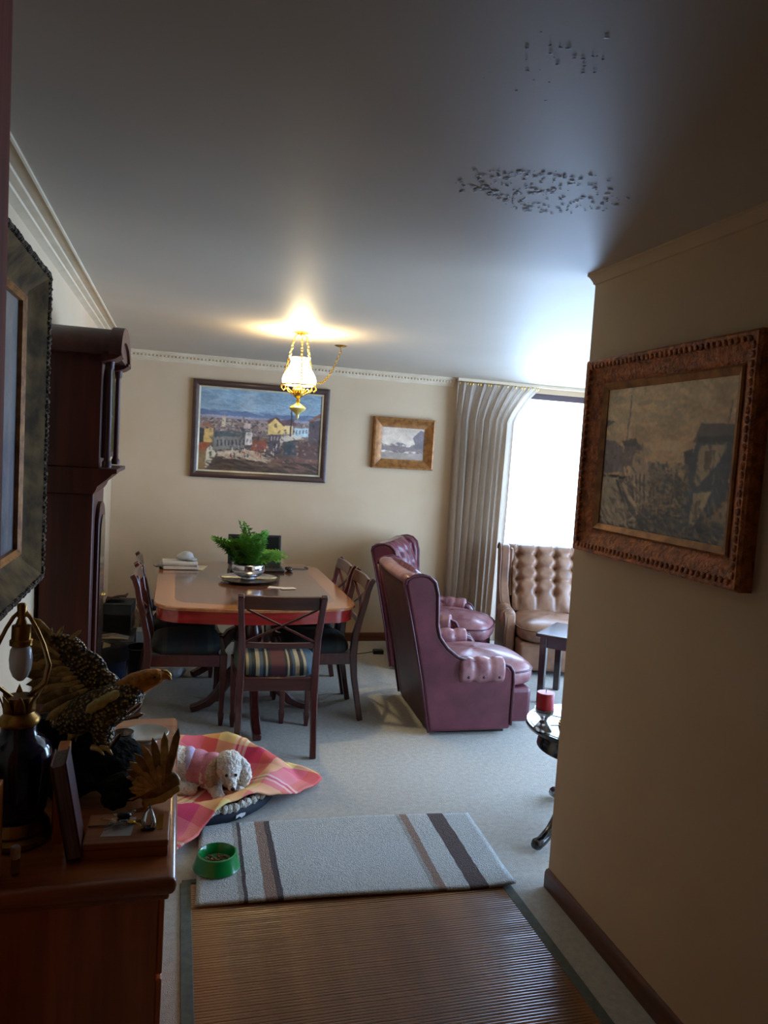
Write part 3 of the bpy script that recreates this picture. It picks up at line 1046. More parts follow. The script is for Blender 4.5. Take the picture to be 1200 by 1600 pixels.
# 4: big antique frame on the left wall (faces +x)
ya, yb_, za, zb = 1.70, 2.776, 1.195, 2.205
W4, H4 = yb_ - ya - 0.20, zb - za - 0.20
t = picture('portrait_painting', 'large dim painting in a deep antique gold frame on the left wall',
            (XL, (ya + yb_) / 2, (za + zb) / 2), PI / 2, W4, H4,
            [(0.01, 0), (0.01, 0.03), (0.03, 0.035), (0.05, 0.05), (0.075, 0.075), (0.088, 0.085), (0.088, 0)], MAT['frame_old'],
            ([(0, 0), (0, 0.026), (0.008, 0.034), (0.012, 0.03), (0.018, 0.036), (0.022, 0.03), (0.022, 0)], MAT['frame_gilt']), 0.008)
frame_rails(t, W4, H4, [(0.088, 0.0), (0.088, 0.086), (0.094, 0.094), (0.1, 0.088), (0.102, 0.0)], MAT['frame_carved'], 'carved_edge')
m = MB()
rng = random.Random(11)
for side in range(4):
    L = (W4 if side % 2 == 0 else H4) + 0.19
    n = int(L / 0.016)
    for k in range(n):
        s = -L / 2 + (k + 0.5) * L / n
        d = 0.096
        c = {0: (s, -0.088, -(H4 / 2 + d)), 2: (s, -0.088, H4 / 2 + d), 1: (W4 / 2 + d, -0.088, s), 3: (-(W4 / 2 + d), -0.088, s)}[side]
        m.ball(c, (rng.uniform(.006, .011), rng.uniform(.006, .011), rng.uniform(.006, .011)), 6, 4)
o = m.build('carved_leaf', MAT['frame_carved'], t, smooth=180)
o['kind'] = 'stuff'
p = Paint(110, 110, 21)
p.vgrad(0, 1.01, (126, 118, 108), (84, 84, 92), 12)
p.mottle(p.v > 0.55, [(80, 78, 88), (96, 92, 94), (70, 70, 80)], 10)
p.poly([(0.3, 1), (0.32, 0.55), (0.45, 0.3), (0.58, 0.55), (0.62, 1)], (66, 58, 56))
p.poly([(0.40, 0.42), (0.45, 0.24), (0.52, 0.42), (0.46, 0.5)], (150, 120, 98))
p.canvas('canvas', t, lambda u, v: ((u - 0.5) * W4, -0.012, (0.5 - v) * H4), 0.55)

# ------------------------------------------------------------------ longcase clock
CL = (XL, 3.10)
t = thing('longcase_clock', 'tall dark wooden longcase clock with an arched hood against the left wall', 'clock', (XL, 3.10, 0))
cm = MAT['clock']
MB().box(0.02, 0.25, 0.0, 0.52, 0.0, 0.10).box(0.03, 0.235, 0.02, 0.50, 0.10, 0.50).build('base', cm, t, bevel=0.006)
MB().prism([(0.0, 0), (0.232, 0), (0.24, 0.02), (0.225, 0.05), (0.21, 0.06), (0, 0.06)], 0.03, 0.49, lambda p, q, d: (p + 0.005, d, 0.50 + q)).build('base_moulding', cm, t, smooth=30)
MB().box(0.015, 0.205, 0.05, 0.47, 0.55, 1.46).build('trunk', cm, t, bevel=0.006)
# arched trunk door
pts = [(0.13, 0.62), (0.39, 0.62), (0.39, 1.33)] + [(0.26 + 0.13 * math.cos(a), 1.33 + 0.085 * math.sin(a)) for a in np.linspace(0, PI, 13)[1:-1]] + [(0.13, 1.33)]
d = MB().prism(pts, 0.205, 0.222, lambda p, q, d: (d, p, q)).build('trunk_door', cm, t, bevel=0.004)
g = [(0.26 + (p - 0.26) * 0.72, 0.97 + (q - 0.97) * 0.88) for p, q in pts]
MB().prism(g, 0.223, 0.227, lambda p, q, d: (d, p, q)).build('door_glass', MAT['darkscreen'], d)
MB().lathe([(0.010, 0), (0.012, 0.006), (0.006, 0.014)], 10).build('door_knob', MAT['brass'], d).matrix_local = Matrix.Translation((0.222, 0.375, 1.0)) @ Matrix.Rotation(PI / 2, 4, 'Y')
# flared moulding that carries the hood
MB().prism([(0, 1.46), (0.205, 1.46), (0.215, 1.475), (0.22, 1.49), (0.255, 1.52), (0.275, 1.54), (0.29, 1.545), (0.29, 1.56), (0, 1.56)], 0.02, 0.50,
           lambda p, q, d: (p, d, q)).build('hood_moulding', cm, t, smooth=25)
MB().box(0.01, 0.225, 0.03, 0.49, 1.56, 2.0).build('hood', cm, t, bevel=0.004)
pts = [(0.08, 1.60), (0.44, 1.60), (0.44, 1.88)] + [(0.26 + 0.18 * math.cos(a), 1.88 + 0.11 * math.sin(a)) for a in np.linspace(0, PI, 15)[1:-1]] + [(0.08, 1.88)]
d = MB().prism(pts, 0.225, 0.243, lambda p, q, d: (d, p, q)).build('hood_door', cm, t, bevel=0.004)
g = [(0.26 + (p - 0.26) * 0.84, 1.79 + (q - 1.79) * 0.88) for p, q in pts]
MB().prism(g, 0.238, 0.2445, lambda p, q, d: (d, p, q)).build('dial', MAT['goldbrass'], d)
MB().prism(g, 0.246, 0.249, lambda p, q, d: (d, p, q)).build('door_glass', MAT['clear_glass'], d)
MB().box(0.245, 0.246, 0.257, 0.263, 1.77, 1.86).box(0.245, 0.246, 0.26, 0.31, 1.768, 1.774).build('hand', MAT['black'], d)
for y in (0.05, 0.47):
    MB().lathe([(0.018, 1.565), (0.018, 1.585), (0.012, 1.595), (0.013, 1.75), (0.010, 1.94), (0.016, 1.95), (0.018, 1.975)], 14, (0.25, y, 0)).build('column', cm, t, smooth=40)
# barrel roof with its crescent front moulding


def arch(ry, rz, n=17):
    return [(0.26 + ry * math.cos(a), 1.995 + rz * math.sin(a)) for a in np.linspace(0, PI, n)]


MB().prism(arch(0.285, 0.125) + [(0.5, 1.995), (0.02, 1.995)][:0], 0.0, 0.285, lambda p, q, d: (d, p, q)).build('barrel_roof', cm, t, smooth=30)
o_, i_ = arch(0.295, 0.135), arch(0.235, 0.075)
cres = o_ + i_[::-1]
n = len(o_)
vs, fs = [], []
for d in (0.25, 0.296):
    vs += [(d, p, q) for p, q in o_] + [(d, p, q) for p, q in i_]
for k in range(n - 1):
    fs += [(k, k + 1, n + k + 1, n + k), (2 * n + k, 3 * n + k, 3 * n + k + 1, 2 * n + k + 1), (k, 2 * n + k, 2 * n + k + 1, k + 1), (n + k, n + k + 1, 3 * n + k + 1, 3 * n + k)]
fs += [(0, n, 3 * n, 2 * n), (n - 1, 3 * n - 1, 4 * n - 1, 2 * n - 1)]
MB().add(vs, fs).build('arched_cornice', cm, t, smooth=30)
MB().prism([(0.225, 1.965), (0.275, 1.98), (0.296, 1.995), (0.296, 2.005), (0.225, 2.005)], -0.03, 0.11, lambda p, q, d: (p, d, q)).build('cornice_return', cm, t, smooth=25)
MB().prism([(0.225, 1.965), (0.275, 1.98), (0.296, 1.995), (0.296, 2.005), (0.225, 2.005)], 0.41, 0.55, lambda p, q, d: (p, d, q)).build('cornice_return', cm, t, smooth=25)

# ------------------------------------------------------------------ sideboard
SB = (XL + 0.018, 1.52, 0)
t = thing('sideboard', 'glossy red-brown sideboard below the antique frame on the left wall', 'sideboard', SB)
ct = MAT['cab_top']
MB().box(0.0, 0.532, 0.0, 0.95, 0.762, 0.80).build('top', ct, t, bevel=0.016, seg=4)
MB().box(0.005, 0.518, 0.02, 0.93, 0.745, 0.762).build('top_moulding', ct, t, bevel=0.005)
MB().box(0.005, 0.497, 0.04, 0.92, 0.09, 0.745).build('body', MAT['cab'], t)
MB().box(0.0, 0.507, 0.03, 0.93, 0.0, 0.09).build('plinth', MAT['cab'], t, bevel=0.008)
for k in range(2):
    y0 = 0.055 + k * 0.43
    MB().box(0.497, 0.510, y0, y0 + 0.42, 0.56, 0.735).build('drawer', MAT['cab'], t, bevel=0.004)
    MB().box(0.497, 0.510, y0, y0 + 0.42, 0.10, 0.55).build('door', MAT['cab'], t, bevel=0.004)
ZT = 0.80

# blue urn lamp without its shade
t = thing('urn_lamp', 'cobalt blue urn lamp with brass harp and bare white bulb on the sideboard', 'lamp', (-0.309, 1.735, ZT))
MB().lathe([(0.066, 0), (0.072, 0.006), (0.072, 0.016), (0.062, 0.024), (0.067, 0.032), (0.058, 0.046), (0.054, 0.052)], 28).build('base', MAT['brass'], t, smooth=40)
MB().lathe([(0.050, 0.052), (0.060, 0.07), (0.064, 0.11), (0.068, 0.16), (0.069, 0.185), (0.064, 0.207), (0.052, 0.222), (0.040, 0.232), (0.036, 0.245), (0.037, 0.262)], 36).build('urn', MAT['cobalt'], t, smooth=60)
MB().lathe([(0.040, 0.258), (0.043, 0.266), (0.040, 0.272), (0.031, 0.280), (0.027, 0.292), (0.028, 0.318)], 24).build('collar', MAT['brass'], t, smooth=50)
for k in range(8):
    a = 2 * PI * k / 8 + 0.2
    c, s = math.cos(a), math.sin(a)
    o = MB()
    o.grid(lambda u, v, c=c, s=s: ((0.029 + 0.016 * v * v + 0.003) * c - (u - 0.5) * 0.024 * (1 - v ** 2) * s, (0.029 + 0.016 * v * v + 0.003) * s + (u - 0.5) * 0.024 * (1 - v ** 2) * c, 0.286 + 0.044 * v), 3, 5)
    lf = o.build('leaf', MAT['brass'], t, smooth=180, normals=False)
    lf.modifiers.new('solid', 'SOLIDIFY').thickness = 0.002
for s in (-1, 1):
    pts = [(s * 0.012, 0, 0.312), (s * 0.05, 0, 0.345), (s * 0.058, 0, 0.385), (s * 0.045, 0, 0.43), (s * 0.03, 0, 0.465), (s * 0.016, 0, 0.49), (s * 0.004, 0, 0.502)]
    MB().tube(pts, 0.0042, 8).build('harp_arm', MAT['brass'], t, smooth=180)
    pts = [(p[0] * 0.9, 0.012, p[2]) for p in pts]
    if s == 1:
        MB().tube(pts, 0.003, 8).build('harp_arm', MAT['brass'], t, smooth=180)
MB().lathe([(0.009, 0.49), (0.010, 0.515), (0.006, 0.52)], 12).build('finial', MAT['brass'], t, smooth=40)
MB().lathe([(0.007, 0.49), (0.012, 0.475), (0.019, 0.472), (0.020, 0.443), (0.023, 0.440), (0.023, 0.43), (0.018, 0.428)], 20).build('socket', MAT['brass'], t, smooth=40)
MB().lathe([(0.014, 0.43), (0.021, 0.42), (0.0235, 0.40), (0.022, 0.38), (0.016, 0.362), (0.006, 0.352), (0.001, 0.351)], 20).build('bulb', MAT['white_china'], t, smooth=60)

# small bottle at the lamp base
t = thing('glass_vial', 'tiny clear vial with a white cap beside the lamp base', 'bottle', (-0.283, 1.585, ZT))
MB().lathe([(0.007, 0), (0.008, 0.003), (0.008, 0.034), (0.005, 0.04)], 12).build('body', MAT['clear_glass'], t, smooth=40)
MB().lathe([(0.009, 0.036), (0.0095, 0.04), (0.0095, 0.056), (0.007, 0.06)], 14).build('cap', MAT['label'], t, smooth=40)

# upright wooden pieces
t = thing('wooden_photo_frame', 'narrow upright orange wooden photo frame just right of the blue lamp', 'photo frame', (-0.220, 1.70, ZT), R(2))
MB().box(-0.012, 0.012, 0, 0.115, 0, 0.185).build('frame', MAT['palewood'], t, bevel=0.002)
MB().box(-0.0145, -0.012, 0.015, 0.10, 0.02, 0.165).build('backing', MAT['blackcloth'], t)
o = MB().box(-0.01, 0.01, 0.0, 0.05, 0, 0.20).build('wooden_slat_block', MAT['palewood'], bevel=0.002)
o.location = (-0.318, 1.535, ZT)
tag(o, 'orange wooden upright block standing left of the vial at the sideboard corner', 'wood block')
t = thing('leaning_book', 'dark red hardback book leaning on its edge between photo frame and wooden box', 'book', (-0.174, 1.605, ZT + 0.004))
t.rotation_euler = (0, R(-10), R(3))
MB().box(-0.016, -0.012, 0.0, 0.092, 0.003, 0.215).build('cover', MAT['maroon'], t, bevel=0.001)
MB().box(0.012, 0.016, 0.0, 0.092, 0.003, 0.215).build('cover', MAT['maroon'], t, bevel=0.001)
MB().box(-0.012, 0.012, 0.003, 0.089, 0.008, 0.21).build('page_block', MAT['greyedge'], t)

# flat wooden box with paper, keys and clip
t = thing('wooden_box', 'flat brown wooden box holding a paper slip and keys at the front of the sideboard', 'box', (-0.162, 1.617, ZT), R(-1))
MB().box(0, 0.172, 0, 0.132, 0.0, 0.022).build('body', MAT['boxwood'], t, bevel=0.002)
MB().box(-0.001, 0.173, -0.001, 0.133, 0.022, 0.036).build('lid', MAT['boxwood'], t, bevel=0.003)
MB().box(0.147, 0.159, 0.045, 0.115, 0.036, 0.0372).build('plaque', MAT['goldbrass'], t)
zb_ = ZT + 0.036
o = MB().prism([(0, 0), (0.062, -0.004), (0.070, 0.078), (0.018, 0.08)], 0, 0.0006, lambda p, q, d: (p, q, d)).build('paper_slip', MAT['paper'])
o.location = (-0.13, 1.645, zb_ + 0.0002)
tag(o, 'white paper slip lying on the wooden box under the keys', 'paper')
kr = thing('key_bunch', 'bunch of keys with dark fob lying on the white paper slip', 'keys', (-0.085, 1.69, zb_ + 0.001))
MB().tube([(0.012 * math.cos(a), 0.012 * math.sin(a), 0.008) for a in np.linspace(0, 2 * PI, 17)[:-1]], 0.0012, 6, True).build('key_ring', MAT['steel'], kr, smooth=180)
rng = random.Random(2)
for k in range(7):
    a = 2 * PI * k / 7 + 0.3
    kb = MB()
    kb.lathe([(0.0075, -0.001), (0.008, 0), (0.0075, 0.001)], 12, (0.018, 0, 0))
    kb.box(0.024, 0.05, -0.002, 0.002, -0.0008, 0.0008).box(0.04, 0.043, -0.0045, 0, -0.0008, 0.0008).box(0.046, 0.049, -0.005, 0, -0.0008, 0.0008)
    o = kb.build('key', MAT['steel'] if k % 3 else MAT['goldbrass'], kr)
    o.rotation_euler = (0, R(rng.uniform(-14, -3)) if k % 2 else R(4), a)
    o.location = (0, 0, 0.006 + 0.0012 * k)
MB().ball((0.0, 0.01, 0.016), (0.016, 0.011, 0.008), 10, 6).build('fob', MAT['black'], kr, smooth=180)
MB().ball((-0.022, -0.004, 0.010), (0.008, 0.007, 0.003), 10, 6).build('tag', MAT['label'], kr, smooth=180)
t = thing('metal_clip', 'small shiny two-pronged metal clip on the wooden box beside its plaque', 'clip', (-0.033, 1.67, zb_))
for s in (-1, 1):
    MB().tube([(s * 0.010, -0.012, 0.005), (s * 0.011, 0.006, 0.012), (s * 0.006, 0.03, 0.02), (0, 0.05, 0.026 + 0.006 * s)], [0.0055, 0.0055, 0.004, 0.001], 8).build('prong', MAT['steel'], t, smooth=180)
MB().box(-0.014, 0.014, -0.014, 0.004, 0, 0.006).build('base', MAT['darkwood'], t, bevel=0.002)
t = tag(MB().tube([(-0.158, 1.69, zb_ + 0.0022), (-0.12, 1.690, zb_ + 0.0026), (-0.06, 1.70, zb_ + 0.0026), (-0.045, 1.702, zb_ + 0.0022)], 0.0016, 6).build('thin_rod', MAT['steel'], smooth=180),
        'thin metal rod lying across the wooden box lid', 'rod')

# white dish on a low stand
t = thing('white_dish', 'small white china dish at the far end of the sideboard', 'dish', (-0.062, 2.26, ZT))
MB().lathe([(0.034, 0), (0.034, 0.004), (0.028, 0.008), (0.04, 0.014), (0.062, 0.024), (0.066, 0.028), (0.064, 0.03), (0.052, 0.024), (0.03, 0.018), (0.001, 0.017)], 36).build('bowl', MAT['white_china'], t, smooth=50)

# ------------------------------------------------------------------ eagle statue


def blob(name, balls, mat, parent, voxel, smooth_it=6, disp=None):
    """one continuous surface fused out of overlapping ellipsoids"""
    m = MB()
    for bl in balls:
        c, r = bl[0], bl[1]
        mt = bl[2] if len(bl) > 2 else None
        m.ball(c, r, 20, 12, mt)
    o = m.build(name, mat, parent, normals=True)
    rm = o.modifiers.new('fuse', 'REMESH')
    rm.mode = 'VOXEL'
    rm.voxel_size = voxel
    rm.use_smooth_shade = True
    s = o.modifiers.new('smooth', 'SMOOTH')
    s.factor, s.iterations = 0.5, smooth_it
    if disp:
        tx = bpy.data.textures.new(name + '_relief', 'CLOUDS')
        tx.noise_scale = disp[0]
        tx.noise_depth = 2
        dm = o.modifiers.new('relief', 'DISPLACE')
        dm.texture, dm.strength, dm.mid_level = tx, disp[1], 0.5
        dm.texture_coords = 'LOCAL'
    return o


def chain(pts):
    """ellipsoid balls interpolated along [(x,y,z,r), ...]"""
    out = []
    for a, b_ in zip(pts[:-1], pts[1:]):
        d = math.dist(a[:3], b_[:3])
        n = max(2, int(d / (0.45 * min(a[3], b_[3]))) + 1)
        for k in range(n):
            t_ = k / n
            out.append((tuple(a[i] * (1 - t_) + b_[i] * t_ for i in range(3)), a[3] * (1 - t_) + b_[3] * t_))
    out.append((pts[-1][:3], pts[-1][3]))
    return out


def rot_to(d):
    return Vector(d).to_track_quat('X', 'Z').to_matrix().to_4x4()


def feather_mesh(name, mat, parent, base, direction, length, width, curl=0.15, up=(0, -1, 0), label=None):
    d = Vector(direction).normalized()
    nrm = (Vector(up) - d * Vector(up).dot(d)).normalized()
    s = d.cross(nrm)
    b0 = Vector(base)

    def fn(u, v):
        w = width * min(1.0, 0.45 + v * 1.4) * (1 if v < 0.7 else max(0.04, math.sqrt(max(0.0, 1 - ((v - 0.7) / 0.3) ** 2))))
        x = (u - 0.5) * w
        return b0 + d * (length * v) + s * x + nrm * (curl * length * v * v + 0.18 * abs(u - 0.5) * -w + 0.004)
    m = MB().grid(fn, 5, 7)
    o = m.build(name, mat, parent, smooth=180, normals=False)
    sm = o.modifiers.new('solid', 'SOLIDIFY')
    sm.thickness = 0.0035
    return o


EG = (-0.16, 2.0, ZT + 0.016)
eg = thing('eagle_statue', 'bronze and gilt eagle statue with one wing broken off on a dark rock base', 'statue', EG)
rk = [((-0.10, 0.05, 0.05), (0.10, 0.09, 0.06)), ((0.0, 0.0, 0.045), (0.11, 0.10, 0.05)), ((0.06, -0.10, 0.025), (0.06, 0.09, 0.03)), ((-0.13, 0.04, 0.09), (0.07, 0.06, 0.05)),
      ((-0.02, 0.02, 0.085), (0.06, 0.06, 0.035)), ((-0.06, -0.08, 0.03), (0.07, 0.08, 0.035)), ((0.045, -0.165, 0.015), (0.03, 0.05, 0.018)), ((-0.16, 0.07, 0.12), (0.05, 0.05, 0.02))]
blob('rock_base', rk, MAT['rock'], eg, 0.006, 2, (0.03, 0.02))
body = chain([(-0.10, 0.03, 0.13, 0.032), (-0.04, 0.01, 0.165, 0.05), (0.02, -0.01, 0.19, 0.052), (0.055, -0.005, 0.205, 0.043), (0.075, 0.0, 0.235, 0.032)])
body += chain([(0.0, -0.015, 0.15, 0.034), (0.005, -0.025, 0.11, 0.026), (0.01, -0.03, 0.085, 0.018)])
body += chain([(-0.03, 0.03, 0.15, 0.034), (-0.03, 0.03, 0.11, 0.026), (-0.025, 0.03, 0.085, 0.018)])
blob('body', body, MAT['scales'], eg, 0.005, 4)
hd = chain([(0.045, 0.0, 0.215, 0.034), (0.075, 0.0, 0.238, 0.032), (0.105, -0.002, 0.252, 0.027), (0.125, -0.002, 0.258, 0.022)]) + chain([(0.125, -0.002, 0.258, 0.016), (0.142, -0.002, 0.262, 0.012), (0.155, -0.002, 0.26, 0.008), (0.163, -0.002, 0.25, 0.004)])
h_ = blob('head', hd, MAT['orange_gold'], eg, 0.003, 4)
MB().ball((0.122, -0.021, 0.263), 0.004, 8, 6).build('eye', MAT['black'], h_, smooth=180)
MB().tube([(0.138, -0.002, 0.2735), (0.15, -0.002, 0.2715), (0.16, -0.002, 0.263), (0.165, -0.002, 0.249)], [0.004, 0.005, 0.004, 0.001], 8).build('beak_ridge', MAT['goldbrass'], h_, smooth=180)
# broken shoulder stump
blob('broken_stump', chain([(-0.025, -0.045, 0.195, 0.013), (0.0, -0.05, 0.212, 0.014), (0.03, -0.045, 0.228, 0.012)]), MAT['foam'], eg, 0.003, 2, (0.012, 0.006))
# far wing raised to the left
wing = [((-0.005, 0.04, 0.22), (0.05, 0.018, 0.045), Matrix.Rotation(R(35), 4, 'Y')), ((-0.05, 0.05, 0.265), (0.06, 0.016, 0.05), Matrix.Rotation(R(38), 4, 'Y')),
        ((-0.095, 0.055, 0.31), (0.055, 0.015, 0.045), Matrix.Rotation(R(40), 4, 'Y')), ((-0.115, 0.055, 0.265), (0.06, 0.012, 0.06)), ((-0.065, 0.05, 0.225), (0.06, 0.012, 0.045)), ((-0.125, 0.055, 0.335), (0.03, 0.014, 0.03))]
blob('wing', wing, MAT['scales'], eg, 0.005, 3)
rng = random.Random(9)
for k in range(17):       # long flight feathers fanning from top to lower left
    f = k / 16
    base = (-0.125 + 0.105 * f ** 1.3, 0.05 - 0.003 * k, 0.335 - 0.175 * f)
    ang = R(128 + 112 * f)
    L = 0.062 + 0.040 * math.sin(PI * (0.2 + 0.6 * f))
    feather_mesh('flight_feather', MAT['bronze'] if k % 3 else MAT['goldfeather'], eg, base, (math.cos(ang), 0.05, math.sin(ang)), L, 0.024, 0.16)
for k in range(15):       # shorter overlapping coverts
    f = k / 14
    base = (-0.115 + 0.115 * f, 0.034, 0.300 - 0.145 * f)
    ang = R(172 + 68 * f)
    feather_mesh('covert_feather', MAT['goldfeather'] if k % 2 else MAT['bronze'], eg, base, (math.cos(ang), 0.0, math.sin(ang)), 0.056, 0.019, 0.14)
for k in range(12):       # second row of bright coverts
    f = k / 11
    base = (-0.085 + 0.095 * f, 0.024, 0.275 - 0.115 * f)
    ang = R(178 + 66 * f)
    feather_mesh('covert_feather', MAT['goldfeather'], eg, base, (math.cos(ang), 0.0, math.sin(ang)), 0.038, 0.015, 0.16)
for k, (bx, bz, an, L) in enumerate([(-0.13, 0.335, 62, 0.052), (-0.105, 0.335, 40, 0.055), (-0.15, 0.33, 70, 0.05)]):
    feather_mesh('flight_feather', MAT['goldfeather'], eg, (bx, 0.05, bz), (math.cos(R(an)), 0, math.sin(R(an))), L, 0.010, 0.05)
for k in range(6):        # tail
    f = k / 5 - 0.5
    feather_mesh('tail_feather', MAT['bronze'], eg, (-0.10, 0.03 + 0.02 * f, 0.13), (-0.9, 0.5 * f, -0.25), 0.12, 0.024, 0.03, up=(0, -0.4, 1))
for (bx, by, bz, dx, dz, L) in [(0.055, -0.045, 0.175, 0.55, 0.5, 0.055), (0.055, -0.048, 0.165, 0.9, 0.35, 0.05), (0.02, -0.055, 0.09, 0.45, 0.75, 0.06)]:
    feather_mesh('breast_feather', MAT['silver'], eg, (bx, by, bz), (dx, -0.1, dz), L, 0.012, 0.12)
for k in range(4):
    x, y = 0.0 - 0.02 * (k % 2), -0.045 + 0.05 * (k // 2)
    MB().tube([(x, y, 0.095), (x + 0.018, y - 0.012, 0.094), (x + 0.03, y - 0.018, 0.080)], [0.008, 0.006, 0.002], 8).build('claw', MAT['goldfeather'], eg, smooth=180)

bw = thing('broken_wing', 'broken-off gilt eagle wing with fanned feathers standing by the sideboard edge', 'statue piece', (-0.022, 1.85, ZT))
blob('wing_base', [((0.0, 0, 0.045), (0.05, 0.016, 0.035)), ((0.03, 0, 0.055), (0.028, 0.014, 0.03)), ((-0.03, 0, 0.05), (0.03, 0.014, 0.03))], MAT['bronze'], bw, 0.004, 3)
blob('broken_edge', chain([(-0.02, -0.004, 0.013, 0.0125), (0.015, -0.006, 0.022, 0.0125), (0.048, -0.006, 0.042, 0.010)]), MAT['foam'], bw, 0.003, 2, (0.012, 0.005))
for k in range(9):
    f = k / 8
    ang = R(172 - 92 * f)
    L = 0.055 + 0.085 * f
    feather_mesh('feather', MAT['goldfeather'] if k % 2 else MAT['bronze'], bw, (-0.012 + 0.035 * f, 0.004 - 0.002 * k, 0.05 + 0.012 * f), (math.cos(ang), 0, math.sin(ang)), L, 0.019, -0.10 + 0.14 * f)
for k in range(8):
    f = k / 7
    ang = R(196 - 100 * f)
    feather_mesh('feather', MAT['goldfeather'], bw, (-0.02 + 0.03 * f, -0.014, 0.045 + 0.01 * f), (math.cos(ang), -0.1, math.sin(ang)), 0.048 + 0.012 * f, 0.013, 0.12)

# smoky tumbler between the eagle and the dish
t = tag(MB().lathe([(0.022, 0), (0.024, 0.003), (0.029, 0.08), (0.0275, 0.08), (0.0225, 0.006), (0.001, 0.006)], 24, cap=False).build('smoky_tumbler', MAT['smoke_glass'], smooth=40),
        'smoky glass tumbler between the eagle statue and the white dish', 'glass')
t.location = (-0.118, 2.135, ZT)

# ------------------------------------------------------------------ corner clutter beyond the clock
t = thing('slate_storage_box', 'slate grey lidded storage box on the pile in the corner by the clock', 'box', (-0.50, 5.95, 0.225), R(-4))
MB().box(0, 0.20, 0, 0.24, 0, 0.13).build('body', MAT['black'], t, bevel=0.004)
MB().box(-0.003, 0.203, -0.004, 0.243, 0.13, 0.215).build('lid', MAT['tealbox'], t, bevel=0.006)
o = MB().grid(lambda u, v: (-0.49 + 0.15 * u, 5.97 + 0.16 * v, 0.462 + 0.025 * math.sin(3 * u) * math.cos(2 * v) + 0.03 * u * u), 9, 7).build('folded_cloth', MAT['redcloth'], smooth=180, normals=False)
o.modifiers.new('solid', 'SOLIDIFY').thickness = 0.012
tag(o, 'red-brown cloth draped on the slate storage box', 'cloth')
t = thing('paper_bundle', 'rolled bundle of pale papers under the slate storage box', 'papers', (-0.50, 5.86, 0.185))
for k in range(4):
    MB().tube([(0.0, 0.02 * k, 0.012 + 0.009 * (k % 2)), (0.08, 0.025 * k, 0.016 + 0.008 * (k % 2)), (0.19, 0.02 * k - 0.01, 0.01)], [0.010, 0.012, 0.008], 8).build('roll', MAT['paper_grey'] if k % 2 else MAT['cream'], t, smooth=180)
tag(MB().box(-0.505, -0.27, 5.82, 6.25, 0.0, 0.185).build('grey_carton', MAT['greybox'], bevel=0.004), 'large grey carton at the bottom of the corner pile', 'box')
tag(MB().box(-0.262, -0.175, 5.98, 6.12, 0.0, 0.222).build('white_carton', MAT['label'], bevel=0.003), 'upright white carton beside the grey carton in the corner', 'box')
t = thing('brown_carton', 'open brown cardboard carton behind the left dining chairs', 'box', (-0.25, 6.16, 0))
MB().box(0, 0.17, 0, 0.25, 0, 0.25).build('body', MAT['cardboard'], t)
for x, ry in ((0.0, -35), (0.17, 35)):
    o = MB().box(-0.002, 0.002, 0, 0.25, 0, 0.07).build('flap', MAT['cardboard'], t)
    o.location, o.rotation_euler = (x, 0, 0.25), (0, R(ry), 0)
blob_ = blob('black_bag', [((-0.20, 6.26, 0.37), (0.07, 0.07, 0.05)), ((-0.15, 6.28, 0.36), (0.06, 0.06, 0.045)), ((-0.23, 6.29, 0.36), (0.05, 0.05, 0.045))], MAT['blackcloth'], None, 0.01, 4, (0.05, 0.02))
tag(blob_, 'soft black bag slumped on the brown carton', 'bag')
t = thing('blue_bin', 'glossy dark blue plastic bin with a bag liner in the corner by the clock', 'bin', (-0.385, 5.30, 0))
MB().lathe([(0.085, 0), (0.095, 0.008), (0.108, 0.235), (0.112, 0.24), (0.106, 0.24), (0.092, 0.012), (0.001, 0.012)], 28).build('body', MAT['bluebin'], t, smooth=40)
MB().lathe([(0.114, 0.20), (0.115, 0.245), (0.10, 0.29), (0.06, 0.315), (0.02, 0.30)], 22, cap=False).build('liner', MAT['blackcloth'], t, smooth=60)
MB().box(-0.012, 0.012, -0.109, -0.103, 0.07, 0.12).build('label', MAT['label'], t)
o = MB().prism([(-0.04, 0.26), (0.0, 0.25), (0.015, 0.32), (-0.03, 0.335)], -0.06, -0.058, lambda p, q, d: (p, d, q)).build('crumpled_paper', MAT['cream'])
o.location = (-0.40, 5.28, 0.0)
tag(o, 'crumpled cream paper poking out of the blue bin', 'paper')
t = thing('black_basket', 'black plastic basket on the floor between blue bin and left chairs', 'basket', (-0.225, 5.62, 0))
MB().lathe([(0.07, 0), (0.085, 0.19), (0.09, 0.2), (0.08, 0.2), (0.066, 0.01), (0.001, 0.01)], 20, sx=1.0, sy=1.25).build('body', MAT['black'], t, smooth=40)
o = blob('plastic_bag', [((0.02, 5.52, 0.04), (0.07, 0.06, 0.05)), ((-0.03, 5.5, 0.035), (0.05, 0.05, 0.04)), ((0.06, 5.56, 0.03), (0.05, 0.05, 0.035))], MAT['plastic_grey'], None, 0.008, 2, (0.03, 0.02))
tag(o, 'crumpled pale plastic bag on the carpet under the left chairs', 'bag')

# ------------------------------------------------------------------ dining table
TX, TY = 0.495, 5.225       # table centre
t = thing('dining_table', 'long polished dining table with pale banded edge on two splayed pedestals', 'table', (TX, TY, 0))


